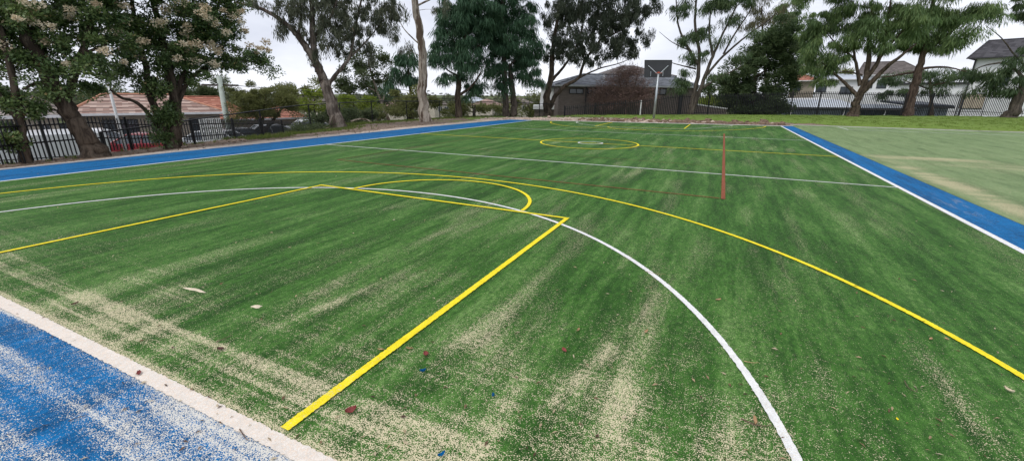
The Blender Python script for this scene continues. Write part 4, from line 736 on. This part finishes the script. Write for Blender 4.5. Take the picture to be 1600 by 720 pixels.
def post(u, v0, v1, d, label, r=.07): 
    T = TP(('d', u, d)); z = T.pt(u, v1)[2]; m = MB().box((0, 0, z/2-.2), (r*2, r*2, z+.4), taper=.96); m.box((0, 0, z+.02), (r*2.5, r*2.5, .05)); q = m.build('white_post', M_wframe); q.location = T.B; tag(q, label, 'post')
post(998, 178, 158, 38.6, 'white post in front of the dark brick house, behind the fence')
T = TP(('d', 330, 27)); root = empty('white_gate', T.B); tag(root, 'white timber gate panel behind the iron fence right of the many trunked tree', 'gate')
su = T.sc(330, 200)[0]; zt = T.pt(330, 185)[2]; rz_ = math.atan2(-T.n[0], T.n[1]); ca, sa = math.cos(rz_), math.sin(rz_)
for k in range(7): x = (k-3)*.135; MB().box((x*ca, x*sa, zt/2), (.11, .04, zt), rz=rz_).build('board', M_wframe, root)
m = MB(); m.box((-sa*-.05, ca*.05, zt*.8), (.95, .05, .1), rz=rz_); m.box((-sa*.05, ca*.05, zt*.25), (.95, .05, .1), rz=rz_); m.build('rail', M_wframe, root)
# ================================================================== vehicles
def paint(name, c): t = NT(name); t.col(t.mix(t.noise(t.geo.outputs['Position'], 3, 3), c, tuple(x*.85 for x in c[:3])+(1,)), .28, spec=.6); t.b.inputs['Coat Weight'].default_value = .5; return t.m
P_white = paint('white_car_paint', C(.62,.64,.66)); P_red = paint('dark_red_car_paint', C(.30,.02,.03)); P_blackc = paint('black_car_paint', C(.012,.013,.015)); P_silver = paint('pale_silver_car_paint', C(.40,.43,.46))
M_tyre = simple('tyre_rubber', C(.012,.012,.012), .9); M_rim = simple('alloy_rim', C(.45,.45,.46), .35, .8); M_lampr = simple('tail_lamp_red', C(.30,.01,.01), .25); M_lampw = simple('head_lamp_clear', C(.7,.72,.75), .15); M_plast = simple('black_plastic_trim', C(.02,.02,.02), .7)
def vehicle(name, label, u, d, rz, mat, kind='sedan', group='cars parked below the left fence'):
    T = TP(('d', u, d)); root = empty(name, T.B, rz); tag(root, label, 'van' if kind == 'van' else 'car', group)
    if kind == 'van':
        L_, W_ = 4.9, 1.85; body = [(-2.45,.32), (-2.45,1.7), (-2.35,1.93), (1.35,1.93), (1.75,1.75), (2.15,1.12), (2.42,.95), (2.45,.32)]; belt = 9; wx = (-1.6, 1.62); wr = .33
    else:
        L_, W_ = 4.5, 1.78; body = [(-2.25,.30), (-2.25,.72), (-2.15,.96), (-1.5,1.0), (.95,.96), (1.95,.78), (2.22,.62), (2.25,.30)]; wx = (-1.33, 1.38); wr = .32
    hw = W_/2; ring = []; n = len(body); V = []; F = []
    prof = body; secs = [(-hw, .93, .06), (-hw+.10, 1, 0), (hw-.10, 1, 0), (hw, .93, .06)]
    for y, k, dz in secs: V += [(x*(1 if k == 1 else .975), y, .30+(z-.30)*(1 if k == 1 else .94)) for x, z in prof]
    for s_i in range(3):
        for i in range(n): j = (i+1) % n; F.append((s_i*n+i, s_i*n+j, (s_i+1)*n+j, (s_i+1)*n+i))
    F += [tuple(range(n)), tuple(range(3*n, 4*n))[::-1]]; m = MB().add(V, F); bo = m.build('body', mat, root)
    for x in wx:
        for sgn in (-1, 1):
            y = sgn*(hw-.06); MB().tube([(x, sgn*(hw-.28), wr+.03), (x, sgn*(hw+.004), wr+.03)], wr+.07, 20).build('wheel_arch', M_plast, bo)
            w1 = MB().tube([(x, sgn*(hw-.2), wr), (x, sgn*(hw+.02), wr)], wr, 20).build('wheel', M_tyre, root); MB().tube([(x, sgn*(hw-.1), wr), (x, sgn*(hw+.032), wr)], wr*.62, 14).build('rim', M_rim, w1)
    if kind == 'van':
        for sgn in (-1, 1): MB().prism([(.75,sgn*(hw+.004),1.15), (1.85,sgn*(hw+.004),1.15), (1.5,sgn*(hw-.02),1.7), (.75,sgn*(hw-.02),1.72)], 0, (0, sgn*.012, 0)).build('side_window', M_glass, root)
        MB().prism([(1.72,-.75,1.72), (1.72,.75,1.72), (2.13,.8,1.16), (2.13,-.8,1.16)], 0, (.05, 0, .03)).build('windscreen', M_glass, root)
        MB().box((0, hw+.004, .98), (4.3, .012, .03)).build('side_moulding', M_plast, root); MB().box((-2.46, 0, 1.35), (.02, 1.4, .5)).build('rear_window', M_glass, root)
        tops_ = 1.0
    else:
        b_ = [(-1.62,-.80,.98), (1.02,-.80,.95), (1.02,.80,.95), (-1.62,.80,.98)]; t_ = [(-1.02,-.60,1.38), (.22,-.60,1.40), (.22,.60,1.40), (-1.02,.60,1.38)]
        MB().add(b_+t_, [(0,3,2,1), (4,5,6,7), (0,1,5,4), (1,2,6,5), (2,3,7,6), (3,0,4,7)]).build('windows', M_glass, root)
        MB().add([(p[0]*1.04, p[1]*1.03, p[2]-.01) for p in t_]+[(p[0]*.97, p[1]*.92, p[2]+.045) for p in t_], [(0,3,2,1), (4,5,6,7), (0,1,5,4), (1,2,6,5), (2,3,7,6), (3,0,4,7)]).build('roof', mat, root, bevel=.012)
        for sgn in (-1, 1):
            for a, b in (((1.04,.81,.95), (.24,.61,1.42)), ((-.35,.815,.96), (-.40,.615,1.42)), ((-1.64,.81,.97), (-1.04,.61,1.40))): MB().tube([(a[0], sgn*a[1], a[2]), (b[0], sgn*b[1], b[2])], .035, 5).build('pillar', mat, root)
            MB().box((.72, sgn*.97, .99), (.18, .16, .11)).build('mirror', mat, root); MB().box((.1, sgn*(hw+.004), .56), (2.2, .012, .03)).build('side_moulding', M_plast, root)
    xb = -L_/2; xf = L_/2
    for sgn in (-1, 1): MB().box((xb+.03, sgn*(hw-.22), .80 if kind != 'van' else 1.0), (.1, .32, .16 if kind != 'van' else .4)).build('taillight', M_lampr, root); MB().box((xf-.05, sgn*(hw-.24), .62 if kind != 'van' else .82), (.12, .36, .13)).build('headlight', M_lampw, root)
    MB().box((xb+.01, 0, .42), (.12, W_*.9, .2)).build('bumper', mat if kind != 'van' else M_plast, root); MB().box((xf-.01, 0, .42), (.12, W_*.9, .2)).build('bumper', M_plast, root)
    return root
def hd(u, d, turn): T = TP(('d', u, d)); return math.atan2(-T.n[0], T.n[1])+turn
vehicle('parked_van', 'white panel van behind the iron fence left of the leaning trunk', 30, 25.5, hd(30,25.5,3.04), P_white, 'van')
vehicle('parked_car', 'dark red sedan behind the iron fence between the two leafy trunks', 214, 30, hd(214,30,2.75), P_red)
vehicle('parked_car', 'white sedan behind the iron fence in front of the white gate', 322, 29, hd(322,29,2.7), P_white)
vehicle('parked_car', 'black sedan behind the iron fence at the foot of the power pole', 378, 30.2, hd(378,30.2,.35), P_blackc)
vehicle('parked_car', 'pale silver sedan under the olive bushy tree behind the fence', 430, 33, hd(430,33,.2), P_silver)
vehicle('parked_car', 'white sedan glimpsed behind the fence left of the leaning gum', 492, 39, hd(492,39,.3), P_white)
vehicle('parked_car', 'white sedan beyond the red one at the left', 160, 37, hd(160,37,.1), P_white)
# black rounded culvert end by the fence foot
# ================================================================== ground litter, tufts, rubble
rng = np.random.default_rng(5)
def tufts(name, pts, hgt, mat, nb=16, rad=.07, wd=.012):
    pts = np.asarray(pts); n = len(pts)*nb; c = np.repeat(pts, nb, 0); a = rng.random(n)*2*np.pi; r = rng.random(n)*rad; b = c+np.stack([r*np.cos(a), r*np.sin(a), -.01+0*a], -1)
    h = (hgt*(.4+.9*rng.random(n)))[:, None]; ln = rng.normal(size=(n, 3))*.35; ln[:, 2] = 1; ln /= np.linalg.norm(ln, axis=1)[:, None]; sd = np.stack([-np.sin(a), np.cos(a), 0*a], -1)*wd
    V = np.stack([b-sd, b+sd, b+ln*h], 1).reshape(-1, 3); F = np.arange(n*3).reshape(-1, 3); o = mesh_np(name, V, F, mat, attrs={'var': np.repeat(np.clip(rng.random(n)*.8+.1, 0, 1), 3)}); return tag(o, kind='stuff')
G_lawn = leaf_mat('lawn_blade', [(0, C(.05,.085,.015)), (.6, C(.12,.17,.032)), (1, C(.24,.25,.08))], .7, .3)
pts = []
for k in range(5200):
    u_, v_ = rng.uniform(870, 1640), rng.uniform(180, 205); p = hit(u_, v_) if False else gnd(u_, v_, .2)
    if p[1] > ybase(p[0])+2.2 and p[1] < yfence(p[0])+1.5: pts.append((p[0], p[1], tz(p[0], p[1])))
tufts('grass', pts, .05, leaf_mat('bank_grass_blade', [(0, C(.10,.17,.028)), (1, C(.22,.29,.065))], .8, .3), 14, .25, .02)
pts = []
for k in range(4200):
    y = rng.uniform(10, 37); x = xcrest(y)+rng.normal()*.9+.6
    if x < -2.7 and fbm(np.array([x*.5]), np.array([y*.5]), 31)[0] > .46: pts.append((x, y, tz(x, y)))
for k in range(70): y = rng.uniform(0, 16); x = xcrest(y)-rng.uniform(-.1, .8); pts.append((x, y, tz(x, y)))
tufts('weeds', pts, .13, G_lawn, 12, .12, .012)
for u_, v_, lb in ((492,203,'low clump of grey green weeds at the bank edge left of the leaning gum'), (470,207,'small spiky green clump beside the end post of the wire fence')):
    p = hit(u_, v_); c = np.array([[rng.normal()*.35, rng.normal()*.25, .12+rng.random()*.1] for _ in range(16)]); V, var = leaf_arrays(c, 30, .22, .22, .035, 'brush', rng); q = mesh_np('weed_clump', V, np.arange(len(V)).reshape(-1, 4), L_mid, attrs={'var': var}); q.location = p; tag(q, lb, 'weed')
# rubble and clods along the far goal line
def clods(name, n, fn, mat, smin, smax):
    bm = bmesh.new()
    for k in range(n):
        x, y = fn(); s = rng.uniform(smin, smax)**1.0; M = Matrix.Translation((x, y, tz(x, y)+s*.25)) @ Matrix.Rotation(rng.random()*6, 4, 'Z') @ Matrix.Diagonal((s*rng.uniform(.7,1.4), s*rng.uniform(.6,1.1), s*rng.uniform(.35,.7), 1))
        r_ = bmesh.ops.create_icosphere(bm, subdivisions=1, radius=1, matrix=M)
        for v in r_['verts']: v.co += Vector(rng.normal(size=3)*s*.14)
    me = bpy.data.meshes.new(name); bm.to_mesh(me); bm.free(); me.materials.append(mat); o = bpy.data.objects.new(name, me); COL.objects.link(o); return tag(o, kind='stuff')
M_clod = simple('brown_soil_clod', C(.17,.115,.08), .95, var=.5, scale=6); M_pclod = simple('pinkish_sand_clod', C(.42,.33,.27), .95, var=.3, scale=5)
def fa():
    x = rng.uniform(3.0, 15.5); return x, ybase(x)+.35+abs(rng.normal())*.85
def fb():
    x = rng.choice([rng.normal(7.4, 1.3), rng.normal(0, 1.8), rng.uniform(-2, 15)]); return x, ybase(x)+.3+abs(rng.normal())*.7
clods('soil_rubble', 460, fa, M_clod, .06, .27); clods('sandy_rubble', 260, fb, M_pclod, .06, .22)
# fallen leaves, twigs and scraps: the ones that can be picked out are things of their own
M_lred = simple('dry_red_leaf', C(.20,.045,.04), .7, var=.3, scale=60); M_ltan = simple('dry_tan_leaf', C(.42,.27,.15), .75, var=.3, scale=60); M_twig = simple('dry_brown_twig', C(.13,.085,.06), .85, var=.3, scale=60); M_sandc = simple('clean_sand', C(.62,.54,.40), .95, var=.12, scale=40); M_ldark = simple('dark_dry_leaf', C(.075,.03,.022), .7, var=.3, scale=60)
def leaf_mesh(L_, W_, curl, seed):
    r = np.random.default_rng(seed); V = []; F = []; nx, ny = 7, 5
    for i in range(nx):
        t_ = i/(nx-1); w_ = W_*math.sin(math.pi*min(.97, t_*.94+.04))**.8
        for j in range(ny): s = j/(ny-1)-.5; V.append((L_*(t_-.5), s*w_+.06*L_*math.sin(t_*3), .004+curl*((2*s)**2*.5+(t_-.5)**2*1.6)*L_+r.normal()*.03*L_*(abs(s) > .3)))
    for i in range(nx-1):
        for j in range(ny-1): a = i*ny+j; F.append((a, a+ny, a+ny+1, a+1))
    return MB().add(V, F)
def leafobj(u_, v_, L_, W_, mat, label, curl=.35, cat='leaf', rz=None, name='fallen_leaf', z=.004, group=None):
    p = gnd(u_, v_); q = leaf_mesh(L_, W_, curl, int(u_)).build(name, mat); q.location = (p[0], p[1], z); q.rotation_euler = (0, 0, rng.random()*6 if rz is None else rz); tag(q, label, cat, group); return q
leafobj(549,645,.062,.05,M_lred,'large curled dark red leaf on the sandy turf right of the yellow key line',.5)
leafobj(665,555,.055,.035,M_lred,'pale reddish leaf just right of the yellow key line near a blue scrap',.3)
leafobj(882,548,.055,.03,M_lred,'flat red leaf on green turf midway between key line and white arc',.15)
leafobj(345,547,.05,.03,M_ldark,'dark red leaf on the pale sand ridge left of the key line',.3)
leafobj(118,476,.05,.03,M_ldark,'dark leaf on green turf near the left end of the sanded goal line',.3)
leafobj(217,585,.05,.025,M_lred,'small reddish leaf lying on the sanded white goal line',.3)
leafobj(1010,520,.055,.022,M_ltan,'slim tan leaf on turf left of the white arc, above the sandy patch',.3)
leafobj(1122,470,.055,.022,M_ltan,'slim tan leaf right of the white arc on clean green turf',.3)
leafobj(1178,712 if False else 660,.07,.02,M_ltan,'tan leaf low down right of the white arc beside a dark twig',.3)
leafobj(1453,531,.045,.018,M_ltan,'narrow brown leaf below the yellow arc, left one of a pair',.3); leafobj(1479,531,.035,.02,M_ltan,'small brown leaf below the yellow arc, right one of a pair',.3)
leafobj(903,517,.05,.016,M_ltan,'thin tan leaf left of the curved sand scratch on the turf',.3); leafobj(595,548,.045,.014,M_ltan,'slim curved tan leaf touching the left side of the yellow key line',.3); leafobj(640,546,.05,.014,M_ltan,'slim curved tan leaf a little right of the yellow key line',.3)
leafobj(1575,612,.05,.022,M_sandc,'small white paper scrap under the right end of the yellow arc',.5,'scrap',name='paper_scrap'); leafobj(1401,656,.022,.012,M_yel,'tiny yellow scrap on dark green turf low on the right',.2,'scrap',name='plastic_scrap')
leafobj(661,582,.04,.022,M_blue,'crumpled blue turf scrap on the sandy turf right of the key line',.6,'scrap',name='turf_scrap',z=.006); leafobj(770,620,.032,.016,M_blue,'blue turf scrap on turf right of the larger one',.5,'scrap',name='turf_scrap',z=.006); leafobj(690,713,.04,.02,M_blue,'blue turf scrap at the bottom edge near the sand wedge',.5,'scrap',name='turf_scrap',z=.006)
def twig(uvs, r, label, mat=M_twig):
    P = catmull([gnd(u, v)+np.array([0, 0, .006+.01*rng.random()]) for u, v in uvs], 4); o = P[0].copy(); q = MB().tube(P-o, np.linspace(r, r*.4, len(P)), 5).build('fallen_twig', mat); q.location = o; tag(q, label, 'twig')
twig([(1158,655),(1175,664),(1190,668),(1206,667)], .004, 'dark crooked twig low down right of the white arc'); twig([(1412,597),(1420,608),(1432,613),(1425,598)], .0022, 'thin curled twig on turf below the yellow arc at right')
twig([(338,536),(352,530),(364,526)], .003, 'dark straight twig on the pale sand ridge'); twig([(1162,566),(1175,569),(1185,568)], .003, 'short pale twig touching the right side of the white arc', M_ltan); twig([(108,660),(122,655),(137,650)], .003, 'brown twig lying on the sandy blue turf at left'); twig([(375,672),(385,688),(390,690)], .003, 'dark twig on the lower part of the sanded goal line')
twig([(1010,425),(1022,428),(1040,430)], .0022, 'thin pale twig just right of the white arc near the top of its bend', M_ltan)
def heap(u_, v_, a, b, h, label, rz):
    p = gnd(u_, v_); V = []; F = []; n = 14; m_ = 5; r = np.random.default_rng(int(u_))
    for i in range(m_):
        t_ = i/(m_-1)
        for j in range(n): an = 2*math.pi*j/n; k = (1-t_)*(1+.25*math.sin(3*an+u_)+.12*r.normal()); V.append((a*k*math.cos(an), b*k*math.sin(an)+.2*b*math.sin(k*4), h*(t_**.7)*(1+.1*r.normal())))
    for i in range(m_-1):
        for j in range(n): F.append((i*n+j, i*n+(j+1) % n, (i+1)*n+(j+1) % n, (i+1)*n+j))
    q = MB().add(V, F).build('sand_heap', M_sandc, smooth=True); q.location = (p[0], p[1], .002); q.rotation_euler = (0, 0, rz); tag(q, label, 'sand')
heap(305,453,.13,.018,.014,'long thin heap of clean sand on the green turf left of centre',.1); heap(401,479,.045,.02,.014,'small heap of clean sand right of the long thin one',.4)
# everything smaller, which nobody could count
V = []; F = []; nv = 0; bits = []
for k in range(430):
    u_, v_ = rng.uniform(-20, 1620), 200+520*rng.random()**.8
    p = gnd(u_, v_)
    if not (-3 < p[0] < 28 and -3 < p[1] < 30): continue
    near_ = math.hypot(p[0]-CP[0], p[1]-CP[1]); bits.append(p); L_ = rng.uniform(.018, .045)*(1 if near_ < 9 else 1.6); W_ = L_*rng.uniform(.18, .4); a = rng.random()*6.3; d1 = np.array([math.cos(a), math.sin(a), .12]); d2 = np.array([-math.sin(a), math.cos(a), rng.normal()*.3])
    c = p+np.array([0, 0, .007]); V += [c-d1*L_/2, c+d2*W_/2+np.array([0,0,.005]), c+d1*L_/2, c-d2*W_/2+np.array([0,0,.004])]
V = np.array(V); nq = len(V)//4
M_lit = leaf_mat('mixed_dry_litter', [(0, C(.05,.03,.02)), (.35, C(.16,.09,.05)), (.6, C(.36,.27,.16)), (1, C(.52,.45,.32))], .8, .1)
tag(mesh_np('leaf_litter', V, np.arange(nq*4).reshape(-1, 4), M_lit, attrs={'var': np.repeat(rng.random(nq), 4)}), kind='stuff')
V = []
for k in range(5200):
    y = rng.uniform(-1, 36); x = rng.uniform(xcrest(y)-.6, -2.4); z = tz(x, y)+.012; L_ = rng.uniform(.05, .13); W_ = L_*rng.uniform(.25, .5); a = rng.random()*6.3; d1 = np.array([math.cos(a), math.sin(a), rng.normal()*.2]); d2 = np.array([-math.sin(a), math.cos(a), rng.normal()*.3]); c = np.array([x, y, z])
    if x > -3.2 and rng.random() > .25: continue
    V += [c-d1*L_/2, c+d2*W_/2, c+d1*L_/2, c-d2*W_/2]
V = np.array(V); nq = len(V)//4
tag(mesh_np('leaf_litter', V, np.arange(nq*4).reshape(-1, 4), leaf_mat('brown_bank_litter', [(0, C(.04,.025,.018)), (.5, C(.12,.07,.045)), (1, C(.26,.17,.11))], .8, .1), attrs={'var': np.repeat(rng.random(nq), 4)}), kind='stuff')
# fallen pale branch behind the fence
T = TP(('d', 565, 31.5)); br = MB().tube(catmull([T.pt(548,190), T.pt(560,186.5), T.pt(572,187), T.pt(582,192)], 5), .05, 6).build('fallen_branch', B_pale); br.location = T.B; tag(br, 'pale fallen branch on the bank behind the wire fence', 'branch')
